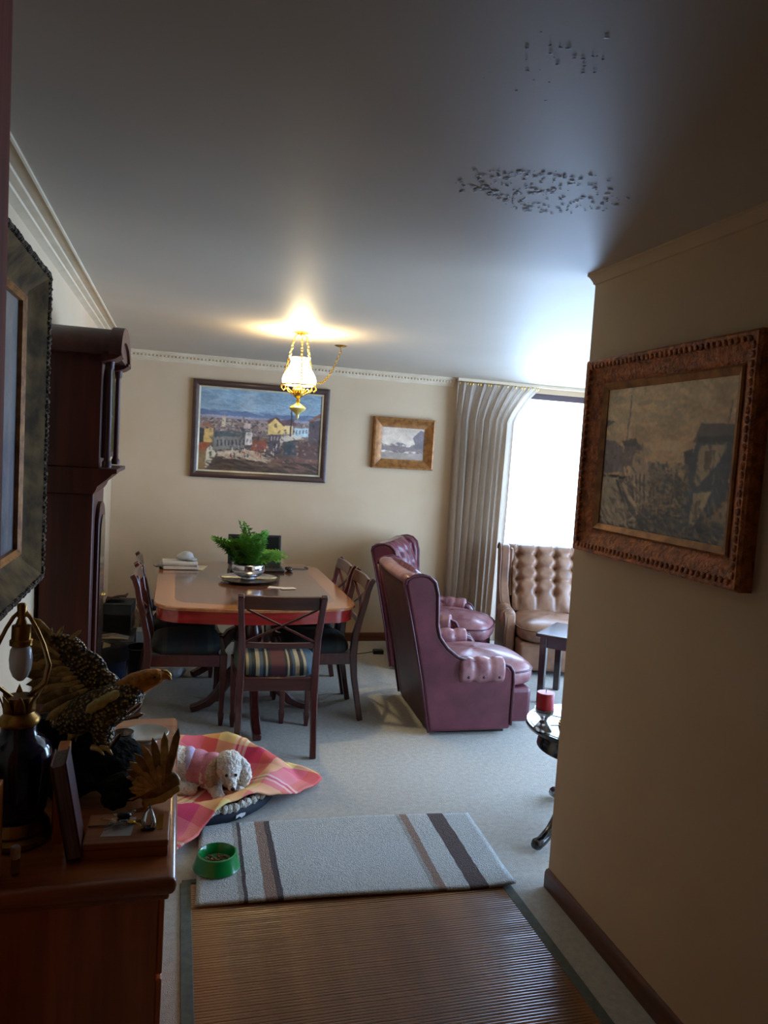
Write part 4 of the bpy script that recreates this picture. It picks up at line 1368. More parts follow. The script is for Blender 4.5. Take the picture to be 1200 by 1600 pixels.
def top_outline(hx, hy, bow, rc, inset=0.0):
    """rectangle with rounded corners and bowed short ends"""
    hx, hy, rc = hx - inset, hy - inset, max(0.02, rc - inset * 0.5)
    pts = []

    def yb(x):
        return hy - bow * (x / hx) ** 2
    yc = hy - bow - rc * 0.4
    for sy in (1, -1):
        arc = []
        for a in np.linspace(0, PI / 2, 9):
            # superellipse corner between the straight side and the bowed end
            x = hx - rc + rc * math.cos(a)
            y = yc - rc * 0.55 + (yb(hx - rc) - (yc - rc * 0.55)) * math.sin(a)
            arc.append((x, y))
        mid = [(x, yb(x)) for x in np.linspace(hx - rc, -(hx - rc), 13)[1:-1]]
        half = arc + mid + [(-x, y) for x, y in arc[::-1]]
        pts += [(x * sy, y * sy) for x, y in half]
    return pts


OUT = top_outline(0.60, 0.895, 0.10, 0.17)
INN = top_outline(0.60, 0.895, 0.10, 0.17, 0.115)
zp = lambda p, q, d: (p, q, d)
MB().prism(INN, 0.735, 0.7502, zp).build('table_field', MAT['table_field'], t)
n = len(OUT)
vs = [(x, y, 0.75) for x, y in OUT] + [(x, y, 0.75) for x, y in INN] + [(x * 1.008, y * 1.005, 0.744) for x, y in OUT] + [(x * 1.008, y * 1.005, 0.730) for x, y in OUT] + [(x, y, 0.724) for x, y in INN]
fs = []
for k in range(n):
    k2 = (k + 1) % n
    fs += [(k, k2, n + k2, n + k), (k, 2 * n + k, 2 * n + k2, k2), (2 * n + k, 3 * n + k, 3 * n + k2, 2 * n + k2), (3 * n + k, 4 * n + k, 4 * n + k2, 3 * n + k2), (4 * n + k, n + k, n + k2, 4 * n + k2)]
MB().add(vs, fs).build('edge_band', MAT['table_band'], t, smooth=35)
A1 = top_outline(0.60, 0.895, 0.10, 0.17, 0.012)
A2 = top_outline(0.60, 0.895, 0.10, 0.17, 0.035)
vs = [(x, y, z) for z in (0.729, 0.655) for x, y in A1] + [(x, y, z) for z in (0.729, 0.655) for x, y in A2]
fs = []
for k in range(n):
    k2 = (k + 1) % n
    fs += [(k, n + k, n + k2, k2), (2 * n + k, 2 * n + k2, 3 * n + k2, 3 * n + k), (n + k, 3 * n + k, 3 * n + k2, n + k2), (k, k2, 2 * n + k2, 2 * n + k)]
MB().add(vs, fs).build('apron', MAT['apron'], t, smooth=35)
for yc, feet in ((-0.47, ((-90, 1.12), (4, 0.80), (176, 0.80))), (0.42, ((90, 0.9), (-22, 0.82), (202, 0.82)))):
    p_ = MB().lathe([(0.055, 0.24), (0.07, 0.26), (0.075, 0.30), (0.05, 0.34), (0.036, 0.40), (0.055, 0.47), (0.06, 0.52), (0.042, 0.58), (0.07, 0.62), (0.11, 0.66), (0.12, 0.725)],
                    24, (0, yc, 0)).build('pedestal', MAT['mahogany'], t, smooth=40)
    for a, sc_ in feet:
        c, s = math.cos(R(a)), math.sin(R(a))
        prof = [(0.04, 0.31), (0.10, 0.29), (0.17, 0.225), (0.24, 0.13), (0.32, 0.065), (0.40, 0.035), (0.455, 0.022)]
        MB().bar([(c * r_ * sc_, yc + s * r_ * sc_, z) for r_, z in prof], [0.052, 0.052, 0.05, 0.05, 0.054, 0.052, 0.05], [0.08, 0.085, 0.075, 0.062, 0.052, 0.046, 0.042], (-s, c, 0)).build('splayed_foot', MAT['mahogany'], t, bevel=0.008)


# ------------------------------------------------------------------ dining chairs
def dining_chair(name, label, seatmat, group):
    """faces +y; back legs at y=-0.22"""
    t = thing(name, label, 'chair', (0, 0, 0), 0, group)
    mh, mx = MAT['mahogany'], MAT['mahogany_x']
    for s in (-1, 1):
        pts = [(s * 0.205, -0.285, 0.0), (s * 0.205, -0.262, 0.12), (s * 0.203, -0.232, 0.28), (s * 0.202, -0.218, 0.42), (s * 0.202, -0.226, 0.54), (s * 0.203, -0.252, 0.66),
               (s * 0.212, -0.276, 0.76), (s * 0.216, -0.288, 0.83), (s * 0.219, -0.304, 0.88), (s * 0.220, -0.322, 0.905)]
        MB().bar(pts, [0.034, 0.034, 0.036, 0.04, 0.038, 0.036, 0.034, 0.034, 0.034, 0.034], [0.034, 0.034, 0.038, 0.046, 0.040, 0.036, 0.034, 0.034, 0.034, 0.030], (1, 0, 0)).build('rear_leg', mh, t, bevel=0.005)
        MB().bar([(s * 0.225, 0.215, 0.44), (s * 0.225, 0.215, 0.30), (s * 0.222, 0.213, 0.09), (s * 0.222, 0.213, 0.075), (s * 0.222, 0.213, 0.06), (s * 0.222, 0.213, 0.0)],
                 [0.042, 0.038, 0.026, 0.034, 0.034, 0.022], [0.042, 0.038, 0.026, 0.034, 0.034, 0.022], (1, 0, 0)).build('front_leg', mh, t, bevel=0.003)
        MB().bar([(s * 0.204, -0.20, 0.4), (s * 0.226, 0.195, 0.4)], 0.072, 0.024, (0, 0, 1)).build('side_rail', mx, t, bevel=0.003)
    MB().box(-0.185, 0.185, -0.232, -0.206, 0.362, 0.436).build('back_rail', mx, t, bevel=0.003)
    MB().box(-0.205, 0.205, 0.203, 0.229, 0.362, 0.436).build('front_rail', mx, t, bevel=0.003)

    def cush(u, v):
        # closed dome: v 0 bottom .. 1 top centre
        return None
    lp = superloop(0.222, 0.205, 36, 0.45)
    rings = [(0.97, 0.436), (1.0, 0.452), (0.985, 0.478), (0.93, 0.496), (0.78, 0.510), (0.5, 0.520), (0.2, 0.523)]
    vs, fs = [], []
    for sc_, z in rings:
        vs += [(x * sc_ * (1 + 0.06 * (y > 0)), y * sc_ + 0.0, z) for x, y in lp]
    m_ = len(lp)
    for j in range(len(rings) - 1):
        for k in range(m_):
            k2 = (k + 1) % m_
            fs.append((j * m_ + k, j * m_ + k2, (j + 1) * m_ + k2, (j + 1) * m_ + k))
    fs.append(tuple(range(m_))[::-1])
    fs.append(tuple((len(rings) - 1) * m_ + k for k in range(m_)))
    MB().add(vs, fs).build('seat', seatmat, t, smooth=60)

    def arc(z, y, n=7, bow=0.018):
        return [(x, y - bow * (1 - (x / 0.2) ** 2), z) for x in np.linspace(-0.205, 0.205, n)]
    MB().bar(arc(0.862, -0.288), 0.075, 0.022, (0, -0.2, 1)).build('top_rail', MAT['toprail'], t, bevel=0.004)
    MB().bar(arc(0.622, -0.244), 0.030, 0.020, (0, -0.2, 1)).build('lower_rail', mx, t, bevel=0.003)
    for s in (-1, 1):
        MB().bar([(s * 0.188, -0.286, 0.825), (0, -0.287 - 0.006 * s, 0.735), (-s * 0.188, -0.248, 0.638)], 0.016, 0.010, (0, 1, 0)).build('cross_bar', mx, t)
    return t


gch = 'dining chairs around the polished table'
ch = dining_chair('dining_chair', 'mahogany dining chair at the near end of the table, its back to us, striped seat', MAT['seat'], gch)
at(ch, (0.58, 4.27, 0), R(-3))
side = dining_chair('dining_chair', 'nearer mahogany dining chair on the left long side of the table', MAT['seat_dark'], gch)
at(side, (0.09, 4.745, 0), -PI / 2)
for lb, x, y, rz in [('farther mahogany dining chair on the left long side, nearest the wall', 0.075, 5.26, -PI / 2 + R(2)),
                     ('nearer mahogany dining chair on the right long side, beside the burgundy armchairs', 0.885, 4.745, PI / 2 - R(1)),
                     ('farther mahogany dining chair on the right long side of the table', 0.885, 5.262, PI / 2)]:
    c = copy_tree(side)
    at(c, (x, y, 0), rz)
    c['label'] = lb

# ------------------------------------------------------------------ things on the table
ZB = 0.7505
t = thing('silver_tray', 'round silver tray under the fern pot on the dining table', 'tray', (0.50, 5.255, ZB))
MB().lathe([(0.12, 0), (0.125, 0.004), (0.12, 0.010), (0.19, 0.014), (0.205, 0.022), (0.208, 0.026), (0.203, 0.026), (0.185, 0.018), (0.001, 0.016)], 44).build('plate', MAT['silver'], t, smooth=45)
t = thing('fern_pot', 'feathery green fern in a silver bowl at the middle of the dining table', 'potted plant', (0.495, 5.26, ZB + 0.0175))
MB().lathe([(0.05, 0), (0.056, 0.004), (0.05, 0.010), (0.085, 0.025), (0.112, 0.055), (0.114, 0.08), (0.108, 0.10), (0.116, 0.108), (0.110, 0.108), (0.10, 0.095), (0.001, 0.092)], 36).build('bowl', MAT['silver'], t, smooth=45)
MB().lathe([(0.1, 0.090), (0.06, 0.097), (0.001, 0.10)], 20).build('soil', MAT['rock'], t, smooth=60)
rng = random.Random(14)


def frond_mesh(seed):
    r_ = random.Random(seed)
    m = MB()
    L = 0.29
    for k in range(46):
        s = 0.12 + 0.88 * k / 45
        x, z = L * 0.55 * s ** 1.5, L * (s - 0.25 * s * s)
        for sd in (-1, 1):
            ln = 0.062 * math.sin(PI * (0.12 + 0.86 * s)) * r_.uniform(0.7, 1.2) + 0.006
            dx, dz = r_.uniform(-0.2, 0.5), r_.uniform(-0.3, 0.5)
            d = Vector((dx, sd, dz)).normalized()
            q = Vector((x, 0, z))
            w = Vector((0.6, 0, 0.8)) * 0.0048
            m.add([q, q + d * ln * 0.5 + w, q + d * ln, q + d * ln * 0.5 - w], [(0, 1, 2, 3)])
    o = m.build('frond', MAT['fern'], None, normals=False)
    me = o.data
    bpy.data.objects.remove(o)
    return me


fm = [frond_mesh(k) for k in range(4)]
for k in range(110):
    o = bpy.data.objects.new('frond', fm[k % 4])
    C.objects.link(o)
    o.parent = t
    a = k * 2.399963
    lean = R(-22 + 66 * ((k * 0.618) % 1.0))
    o.location = (0.055 * math.cos(a) * rng.random(), 0.055 * math.sin(a) * rng.random(), 0.085)
    o.rotation_euler = (rng.uniform(-0.25, 0.25), lean, a)
    s = rng.uniform(0.75, 1.12)
    if k < 3:
        s, lean = 1.2, R(-24)
        o.rotation_euler = (0, lean, PI * 0.9 + k * 0.5)
    o.scale = (s, s, s)
t = thing('laptop', 'dark open laptop behind the fern at the far end of the table', 'laptop', (0.60, 5.62, ZB), 0)
MB().box(-0.20, 0.20, 0.0, 0.27, 0.0, 0.022).build('base', MAT['black'], t, bevel=0.006)
for j in range(4):
    for k in range(12):
        MB().box(-0.185 + k * 0.0305, -0.159 + k * 0.0305, 0.12 + j * 0.032, 0.147 + j * 0.032, 0.022, 0.025).build('keycap', MAT['black'], t)
ld = MB().box(-0.205, 0.205, 0.0, 0.012, 0.0, 0.232).build('lid', MAT['black'], t, bevel=0.005)
ld.location, ld.rotation_euler = (0, 0.27, 0.02), (R(-14), 0, 0)
MB().box(-0.185, 0.185, -0.002, 0.0, 0.025, 0.215).build('screen', MAT['darkscreen'], ld)
t = thing('computer_mouse', 'dark computer mouse with cord on the table right of the laptop', 'mouse', (0.845, 5.72, ZB))
MB().ball((0, 0, 0.019), (0.032, 0.052, 0.0185), 16, 8).build('body', MAT['darkwood'], t, smooth=180)
MB().tube([(0, 0.05, 0.008), (0.05, 0.10, 0.004), (0.13, 0.09, 0.004), (0.17, 0.13, 0.004), (0.15, 0.19, 0.004)], 0.003, 6).build('cord', MAT['black'], t, smooth=180)
# paper stack
stk = [('cream_envelope', 'cream envelope sticking out under the magazines on the table', 'envelope', 0.115, 5.80, 0.0, 0.22, 0.20, 0.003, -12, 'cream'),
       ('magazine', 'thick pale magazine at the bottom of the stack on the dining table', 'magazine', 0.045, 5.78, 0.0035, 0.25, 0.20, 0.018, 3, 'paper'),
       ('magazine', 'grey newspaper folded in the middle of the stack on the dining table', 'newspaper', 0.03, 5.785, 0.022, 0.27, 0.19, 0.012, -2, 'paper_grey'),
       ('magazine', 'white magazine at the top of the stack on the dining table', 'magazine', 0.04, 5.80, 0.0345, 0.25, 0.19, 0.016, 2, 'paper')]
for nm, lb, cat, x, y, z, sx, sy, h, rz, mt in stk:
    o = MB().box(-sx / 2, sx / 2, -sy / 2, sy / 2, 0, h).build(nm, MAT[mt], bevel=0.0015)
    at(o, (x, y, ZB + z), R(rz))
    tag(o, lb, cat)
o = blob('cloth_bundle', [((0.075, 5.82, ZB + 0.078), (0.065, 0.06, 0.03)), ((0.085, 5.815, ZB + 0.092), (0.05, 0.05, 0.03)), ((0.125, 5.79, ZB + 0.064), (0.04, 0.045, 0.012))], MAT['plastic_grey'], None, 0.006, 4)
tag(o, 'rounded white cloth bundle lying on top of the magazine stack', 'cloth')
o = blob('grey_glove', [((-0.115, 5.80, ZB + 0.013), (0.035, 0.05, 0.012)), ((-0.10, 5.84, ZB + 0.022), (0.03, 0.03, 0.012))], MAT['paper_grey'], None, 0.005, 2, (0.02, 0.012))
tag(o, 'crumpled grey cloth at the left end of the magazine stack', 'cloth')
for nm, lb, x, y, rz in [('paper_card', 'white card lying on the table in front of the silver tray', 0.66, 5.02, -20), ('paper_card', 'small white note overlapping the card near the silver tray', 0.735, 4.985, 12)]:
    o = MB().box(-0.05, 0.05, -0.03, 0.03, 0, 0.002).build(nm, MAT['paper'])
    at(o, (x, y, ZB + (0.0 if rz < 0 else 0.0025)), R(rz))
    tag(o, lb, 'paper')

# ------------------------------------------------------------------ hanging oil lamp
lx, ly = LAMP
t = thing('hanging_lamp', 'lit brass hanging lamp with a white glass shade above the dining table', 'lamp', (lx, ly, 0))
br = MAT['goldbrass']
MB().lathe([(0.045, 2.392), (0.045, 2.3995), (0.001, 2.3995)], 20).build('ceiling_plate', br, t)
MB().tube([(0, 0, 2.395), (0, 0, 2.375)], 0.006, 8).build('hook', br, t)
for k in range(3):
    a = 2 * PI * k / 3 + 0.5
    MB().tube([(0, 0, 2.378), (0.02 * math.cos(a), 0.02 * math.sin(a), 2.388), (0.042 * math.cos(a), 0.042 * math.sin(a), 2.376)], 0.004, 6).build('crown_arm', br, t, smooth=180)
link = MB().tube([(0.007 * math.cos(a), 0, 0.013 * math.sin(a)) for a in np.linspace(0, 2 * PI, 13)[:-1]], 0.0022, 5, True).build('link', br, None, smooth=180)
lme = link.data
bpy.data.objects.remove(link)
for k in range(3):
    a = 2 * PI * k / 3 + 0.5
    p0, p1 = Vector((0.042 * math.cos(a), 0.042 * math.sin(a), 2.376)), Vector((0.112 * math.cos(a), 0.112 * math.sin(a), 2.085))
    n = 15
    q = (p1 - p0).to_track_quat('Z', 'Y')
    for j in range(n):
        o = bpy.data.objects.new('link', lme)
        C.objects.link(o)
        o.parent = t
        o.location = p0.lerp(p1, (j + 0.5) / n)
        o.rotation_euler = (q @ Euler((0, 0, PI / 2 * (j % 2))).to_quaternion()).to_euler()
sh = MB().lathe([(0.088, 2.072), (0.103, 2.085), (0.107, 2.105), (0.098, 2.135), (0.080, 2.165), (0.066, 2.19), (0.058, 2.212), (0.058, 2.228), (0.064, 2.242), (0.062, 2.243), (0.055, 2.228), (0.055, 2.212), (0.063, 2.188), (0.077, 2.163), (0.095, 2.133), (0.104, 2.105), (0.100, 2.087), (0.088, 2.076)], 36, cap=False)
sh.build('shade', MAT['lampglass'], t, smooth=60)
MB().ball((0, 0, 2.13), (0.022, 0.022, 0.032), 12, 8).build('bulb', MAT['bulb_lit'], t, smooth=180)
MB().lathe([(0.014, 2.05), (0.016, 2.08), (0.014, 2.10)], 14).build('bulb_socket', br, t, smooth=40)
g = MB().tube([(0.108 * math.cos(a), 0.108 * math.sin(a), 2.075) for a in np.linspace(0, 2 * PI, 33)[:-1]], 0.004, 6, True).build('gallery_ring', br, t, smooth=180)
for k in range(12):
    a = 2 * PI * k / 12
    MB().tube([(rr * math.cos(a + da), rr * math.sin(a + da), z) for rr, z, da in [(0.108, 2.075, 0), (0.112, 2.055, 0.06), (0.095, 2.035, 0.1), (0.085, 2.05, 0.02), (0.06, 2.03, 0), (0.04, 2.02, 0)]], 0.0032, 6).build('scroll', br, t, smooth=180)
MB().lathe([(0.035, 2.055), (0.042, 2.045), (0.038, 2.02), (0.028, 2.005), (0.012, 1.995), (0.009, 1.985), (0.016, 1.978), (0.008, 1.97)], 24).build('font', br, t, smooth=45)
MB().lathe([(0.007, 1.972), (0.018, 1.962), (0.045, 1.945), (0.052, 1.935), (0.048, 1.925), (0.03, 1.912), (0.014, 1.90), (0.009, 1.888), (0.010, 1.88), (0.004, 1.866), (0.001, 1.862)], 28).build('pendant', MAT['enamel'], t, smooth=45)
pl = bpy.data.lights.new('lamp_light', 'POINT')
pl.energy, pl.color, pl.shadow_soft_size = 70.0, (1.0, 0.78, 0.42), 0.045
po = bpy.data.objects.new('lamp_light', pl)
C.objects.link(po)
po.location = (lx, ly, 2.205)
t = thing('ceiling_hook', 'small brass ceiling hook with a loose swag chain beside the hanging lamp', 'hook', (1.035, 5.14, H))
MB().lathe([(0.001, -0.012), (0.03, -0.008), (0.045, 0.0)], 20).build('plate', br, t, smooth=40)
MB().tube([(0, 0, -0.01), (0.0, 0, -0.03), (0.006, 0, -0.04)], 0.004, 6).build('stem', br, t)
n = 26
prev = None
for j in range(n):
    f = (j + 0.5) / n
    p_ = Vector((-0.205 * f, -0.26 * f, -0.04 - 0.22 * math.sin(PI * 0.5 * min(1, f * 1.15)) ** 0.9 - 0.03 * f))
    f2 = f + 0.01
    p2 = Vector((-0.205 * f2, -0.26 * f2, -0.04 - 0.22 * math.sin(PI * 0.5 * min(1, f2 * 1.15)) ** 0.9 - 0.03 * f2))
    o = bpy.data.objects.new('link', lme)
    C.objects.link(o)
    o.parent = t
    o.location = p_
    o.rotation_euler = ((p2 - p_).to_track_quat('Z', 'Y') @ Euler((0, 0, PI / 2 * (j % 2))).to_quaternion()).to_euler()


# ------------------------------------------------------------------ wing armchairs
def wing_chair(label, mats, group, deep=False, hgt=1.0):
    """faces +x, back foot on x=0, width along y"""
    le, worn, pipe, back = mats
    t = thing('wing_armchair', label, 'armchair', (0, 0, 0), 0, group)
    hw = 0.40
    k = hgt
    prof = [(0.0, 0.022), (-0.065, 0.35), (-0.135, 0.65), (-0.205, 0.925 * k), (-0.20, 0.955 * k), (-0.165, 0.975 * k), (-0.11, 0.985 * k), (-0.06, 0.975 * k), (-0.02, 0.94 * k), (0.0, 0.87 * k), (0.006, 0.76),
            (0.01, 0.68), (0.03, 0.61), (0.08, 0.545), (0.15, 0.49), (0.22, 0.465), (0.32, 0.455), (0.44, 0.45), (0.49, 0.435), (0.515, 0.40), (0.52, 0.34), (0.52, 0.035)]
    for s in (-1, 1):
        a, b_ = (s * (hw - 0.085), s * hw)
        MB().prism(prof, a, b_, lambda p, q, d: (p, d, q)).build('side_panel', le, t, bevel=0.018, seg=3)
        path = [(p + 0.0, s * (hw + 0.001), max(q, 0.062)) for p, q in prof[3:]]
        MB().tube(path, 0.009, 8).build('piping', pipe, t, smooth=180)
        path = [(p - 0.004, s * (hw - 0.006), q) for p, q in prof[:4]]
        MB().tube(path, 0.007, 8).build('back_piping', pipe, t, smooth=180)
        # padded inner wing
        wp = [(-0.10, 0.50), (-0.18, 0.93 * k), (-0.10, 0.955 * k), (-0.05, 0.945 * k), (-0.03, 0.87 * k), (-0.02, 0.70), (0.0, 0.62), (0.06, 0.52)]
        a2 = s * (hw - 0.12)
        MB().prism(wp, a, a2, lambda p, q, d: (p, d, q)).build('wing_pad', le, t, bevel=0.015, seg=3)
        # tufted arm pad with three lobes

        def pad(u, v, s=s):
            x = 0.155 + 0.31 * v
            th = 2 * PI * u
            lobe = 1 - 0.11 * abs(math.cos(PI * v * 3)) ** 5 if 0.04 < v < 0.96 else 0.72
            end = min(1, math.sin(PI * min(max(v, 0.0), 1.0)) * 6) ** 0.5 if 0 < v < 1 else 0.05
            ry, rz_ = 0.066 * lobe * max(end, 0.05), 0.082 * lobe * max(end, 0.05)
            return (x, s * (hw - 0.03) + ry * math.cos(th), 0.405 + rz_ * math.copysign(abs(math.sin(th)) ** 0.8, math.sin(th)))
        o = MB().grid(pad, 22, 37, wrapu=True).build('arm_pad', worn, t, smooth=180)
        for v in (0.2, 0.52, 0.84):
            MB().ball((0.155 + 0.31 * v, s * (hw + 0.030), 0.375), (0.012, 0.007, 0.012), 10, 6).build('button', pipe, o, smooth=180)
    # outside back
    MB().prism([(0.004, 0.022), (-0.061, 0.35), (-0.131, 0.65), (-0.2, 0.93 * k), (-0.16, 0.94 * k), (-0.09, 0.65), (-0.01, 0.35), (0.05, 0.022)], -(hw - 0.012), hw - 0.012, lambda p, q, d: (p, d, q)).build('back_panel', back, t, smooth=30)
    # top roll, sagging a little in the middle

    def roll(u, v):
        y = (hw - 0.02) * (2 * v - 1)
        th = 2 * PI * u
        e = max(0.08, min(1, (1 - abs(2 * v - 1)) * 9)) ** 0.5
        return (-0.162 + 0.055 * e * math.cos(th), y, 0.955 * k - 0.012 * (1 - (2 * v - 1) ** 2) + 0.036 * e * math.sin(th))
    MB().grid(roll, 16, 25, wrapu=True).build('top_roll', worn, t, smooth=180)
    # tufted inside back
    btn = []
    rows = 4
    for j in range(rows):
        n_ = 4 if (deep or j % 2 == 0) else 3
        for i in range(n_):
            btn.append((((i + 0.5) / n_ * 0.64 - 0.32) if deep else ((i + 0.5) / n_ * 0.5 - 0.25), 0.30 + j * 0.19))
    A, B = Vector((0.105, 0.40)), Vector((-0.085, 0.965 * k))

    def surf(y, tt):
        h = 0.05 * (1 - abs(y / 0.29) ** 4) + 0.02 * math.sin(PI * tt)
        dmin = min(((y - by) * 1.0) ** 2 + ((tt - bt) * 0.6) ** 2 for by, bt in btn)
        h -= 0.045 * math.exp(-dmin / 0.0009)
        cols = [by for by, bt in btn]
        cd = min(abs(y - c) for c in cols)
        h -= (0.022 if deep else 0.010) * math.exp(-(cd / 0.014) ** 2) * min(1, tt * 3)
        if deep:
            h += 0.010 * math.sin(y * 38 + tt * 9) * max(0, 0.45 - tt)
            for bt in (0.49, 0.68, 0.87):
                h -= 0.014 * math.exp(-((tt - bt) / 0.022) ** 2)
        return h
    nrm = Vector((0.95, 0.32))

    def inner(u, v):
        y = (2 * u - 1) * 0.292
        base = A.lerp(B, v)
        h = surf(y, v)
        if v > 0.9:
            base = base + Vector((-0.06, 0.012)) * ((v - 0.9) / 0.1) ** 2
        return (base.x + nrm.x * h, y, base.y + nrm.y * h)
    o = MB().grid(inner, 61, 49).build('inside_back', worn if deep else le, t, smooth=180)
    sm = o.modifiers.new('solid', 'SOLIDIFY')
    sm.thickness, sm.offset = 0.06, -1 if True else 1
    for by, bt in btn:
        base = A.lerp(B, bt)
        h = surf(by, bt) + 0.004
        MB().ball((base.x + nrm.x * h, by, base.y + nrm.y * h), 0.011, 10, 6).build('button', pipe, o, smooth=180)
    # seat cushion
    n = 40
    lp = superloop(0.335, 0.305, n, 0.42)
    rings = [(0.90, 0.265), (0.98, 0.285), (1.0, 0.32), (1.0, 0.355), (0.96, 0.385), (0.85, 0.41), (0.62, 0.432), (0.35, 0.443), (0.1, 0.446)]
    vs, fs = [], []
    for sc_, z in rings:
        vs += [(0.385 + x * sc_ + 0.02 * (1 - (y / 0.31) ** 2) * (x > 0), y * sc_, z + 0.006 * math.sin(x * 9 + y * 5)) for x, y in lp]
    for j in range(len(rings) - 1):
        for q in range(n):
            q2 = (q + 1) % n
            fs.append((j * n + q, j * n + q2, (j + 1) * n + q2, (j + 1) * n + q))
    fs += [tuple(range(n))[::-1], tuple((len(rings) - 1) * n + q for q in range(n))]
    cu = MB().add(vs, fs).build('seat_cushion', worn, t, smooth=70)
    MB().tube([(0.385 + x * 1.0 + 0.02 * (1 - (y / 0.31) ** 2) * (x > 0), y * 1.0, 0.362 + 0.006 * math.sin(x * 9 + y * 5)) for x, y in lp], 0.006, 6, True).build('cushion_piping', pipe, cu, smooth=180)
    MB().box(0.03, 0.69, -0.305, 0.305, 0.04, 0.265).build('seat_base', le, t, bevel=0.03, seg=4)
    MB().box(0.05, 0.50, -0.34, 0.34, 0.0, 0.055).build('plinth', MAT['darkwood'], t, bevel=0.004)
    return t


gac = 'burgundy wing armchairs facing the window'
BUR = (MAT['burgundy'], MAT['burgundy_worn_glare'], MAT['burgundy_dark'], MAT['burgundy_back'])
ac = wing_chair('nearer burgundy leather wing armchair, turned away from us', BUR, gac)
at(ac, (1.545, 4.62, 0), R(-3))
ac2 = copy_tree(ac)
ac2['label'] = 'farther burgundy leather wing armchair, angled beside the curtain'
at(ac2, (1.865, 5.955, 0), R(-30))
TAN = (MAT['tan'], MAT['tan_worn'], MAT['tan_dark'], MAT['tan'])
ac3 = wing_chair('deeply buttoned tan leather armchair in front of the bright window', TAN, None, True, 0.975)
at(ac3, (3.14, 5.98, 0), R(-106))

t = thing('power_adapter', 'small black power adapter with a lead on the carpet left of the armchairs', 'adapter', (1.69, 6.08, 0), R(-8))
MB().box(-0.045, 0.045, -0.03, 0.03, 0.0, 0.035).build('body', MAT['black'], t, bevel=0.006)
MB().tube([(-0.045, 0, 0.015), (-0.09, 0.0, 0.006), (-0.20, -0.05, 0.004), (-0.36, -0.04, 0.004), (-0.52, -0.10, 0.004)], 0.003, 6).build('lead', MAT['black'], t, smooth=180)

# ------------------------------------------------------------------ small tables on the right
t = thing('side_table', 'small square wooden table in front of the tan armchair', 'table', (2.80, 4.76, 0), R(45))
MB().box(-0.24, 0.24, -0.24, 0.24, 0.475, 0.50).build('top', MAT['darkwood'], t, bevel=0.006)
for sx in (-1, 1):
    for sy in (-1, 1):
        MB().bar([(sx * 0.19, sy * 0.19, 0.475), (sx * 0.19, sy * 0.19, 0.0)], [0.05, 0.042], [0.05, 0.042], (1, 0, 0)).build('leg', MAT['darkwood'], t, bevel=0.004)
    MB().box(sx * 0.19 - 0.011, sx * 0.19 + 0.011, -0.165, 0.165, 0.40, 0.475).build('apron', MAT['darkwood'], t)
    MB().box(-0.165, 0.165, sx * 0.19 - 0.011, sx * 0.19 + 0.011, 0.40, 0.475).build('apron', MAT['darkwood'], t)

PX, PY = 1.872, 3.02
t = thing('tripod_table', 'round black tripod table with glass inlays at the end of the near right wall', 'table', (PX, PY, 0))
bk = MAT['blackwood']
MB().lathe([(0.02, 0.477), (0.27, 0.477), (0.292, 0.484), (0.295, 0.494), (0.288, 0.502), (0.02, 0.502)], 48).build('top', bk, t, smooth=40)
for k in range(8):
    a0, a1 = 2 * PI * k / 8 + 0.05, 2 * PI * (k + 1) / 8 - 0.05
    o_ = [(0.275 * math.cos(a), 0.275 * math.sin(a)) for a in np.linspace(a0, a1, 9)]
    i_ = [(0.14 * math.cos(a), 0.14 * math.sin(a)) for a in np.linspace(a1, a0, 6)]
    MB().prism(o_ + i_, 0.5022, 0.5045, zp).build('glass_inlay', MAT['inlay'], t)
MB().lathe([(0.225, 0.385), (0.235, 0.39), (0.232, 0.41), (0.222, 0.43), (0.215, 0.45), (0.222, 0.477)], 40).build('drum', bk, t, smooth=40)
MB().lathe([(0.045, 0.13), (0.05, 0.2), (0.03, 0.24), (0.028, 0.30), (0.045, 0.35), (0.08, 0.385)], 20).build('column', bk, t, smooth=50)
for k in range(3):
    a = R(205 + 120 * k)
    c, s = math.cos(a), math.sin(a)
    pf = [(0.03, 0.19, 0.05), (0.10, 0.185, 0.045), (0.17, 0.13, 0.036), (0.24, 0.065, 0.03), (0.30, 0.034, 0.03), (0.335, 0.03, 0.034), (0.352, 0.032, 0.02)]
    MB().tube([(c * r_, s * r_, z) for r_, z, w in pf], [w * 0.8 for r_, z, w in pf], 10).build('cabriole_leg', bk, t, smooth=180)
ZC = 0.5045
t = thing('candle_holder', 'footed smoky glass candle holder on the round tripod table', 'candle holder', (PX - 0.257, PY - 0.035, ZC))
MB().lathe([(0.044, 0), (0.040, 0.006), (0.026, 0.026), (0.014, 0.042), (0.018, 0.054), (0.038, 0.074), (0.044, 0.096), (0.041, 0.096), (0.034, 0.08), (0.001, 0.072)], 26).build('cup', MAT['smoke_glass'], t, smooth=50)
t = thing('red_candle', 'thick red pillar candle in the smoky glass holder', 'candle', (PX - 0.257, PY - 0.035, ZC + 0.082))
MB().lathe([(0.037, 0), (0.039, 0.004), (0.039, 0.084), (0.038, 0.086)], 28).build('wax', MAT['red_wax'], t, smooth=40)
MB().lathe([(0.037, 0.0862), (0.001, 0.0866)], 24).build('top', MAT['pink_wax'], t)
MB().tube([(0, 0, 0.084), (0.001, 0, 0.098)], 0.0016, 6).build('wick', MAT['wick'], t)
t = thing('tealight_glass', 'small dark glass with a gold rim beside the red candle', 'tealight holder', (PX - 0.185, PY - 0.10, ZC))
MB().lathe([(0.016, 0), (0.026, 0.012), (0.031, 0.03), (0.03, 0.048), (0.027, 0.048), (0.027, 0.03), (0.001, 0.02)], 22).build('cup', MAT['black'], t, smooth=50)
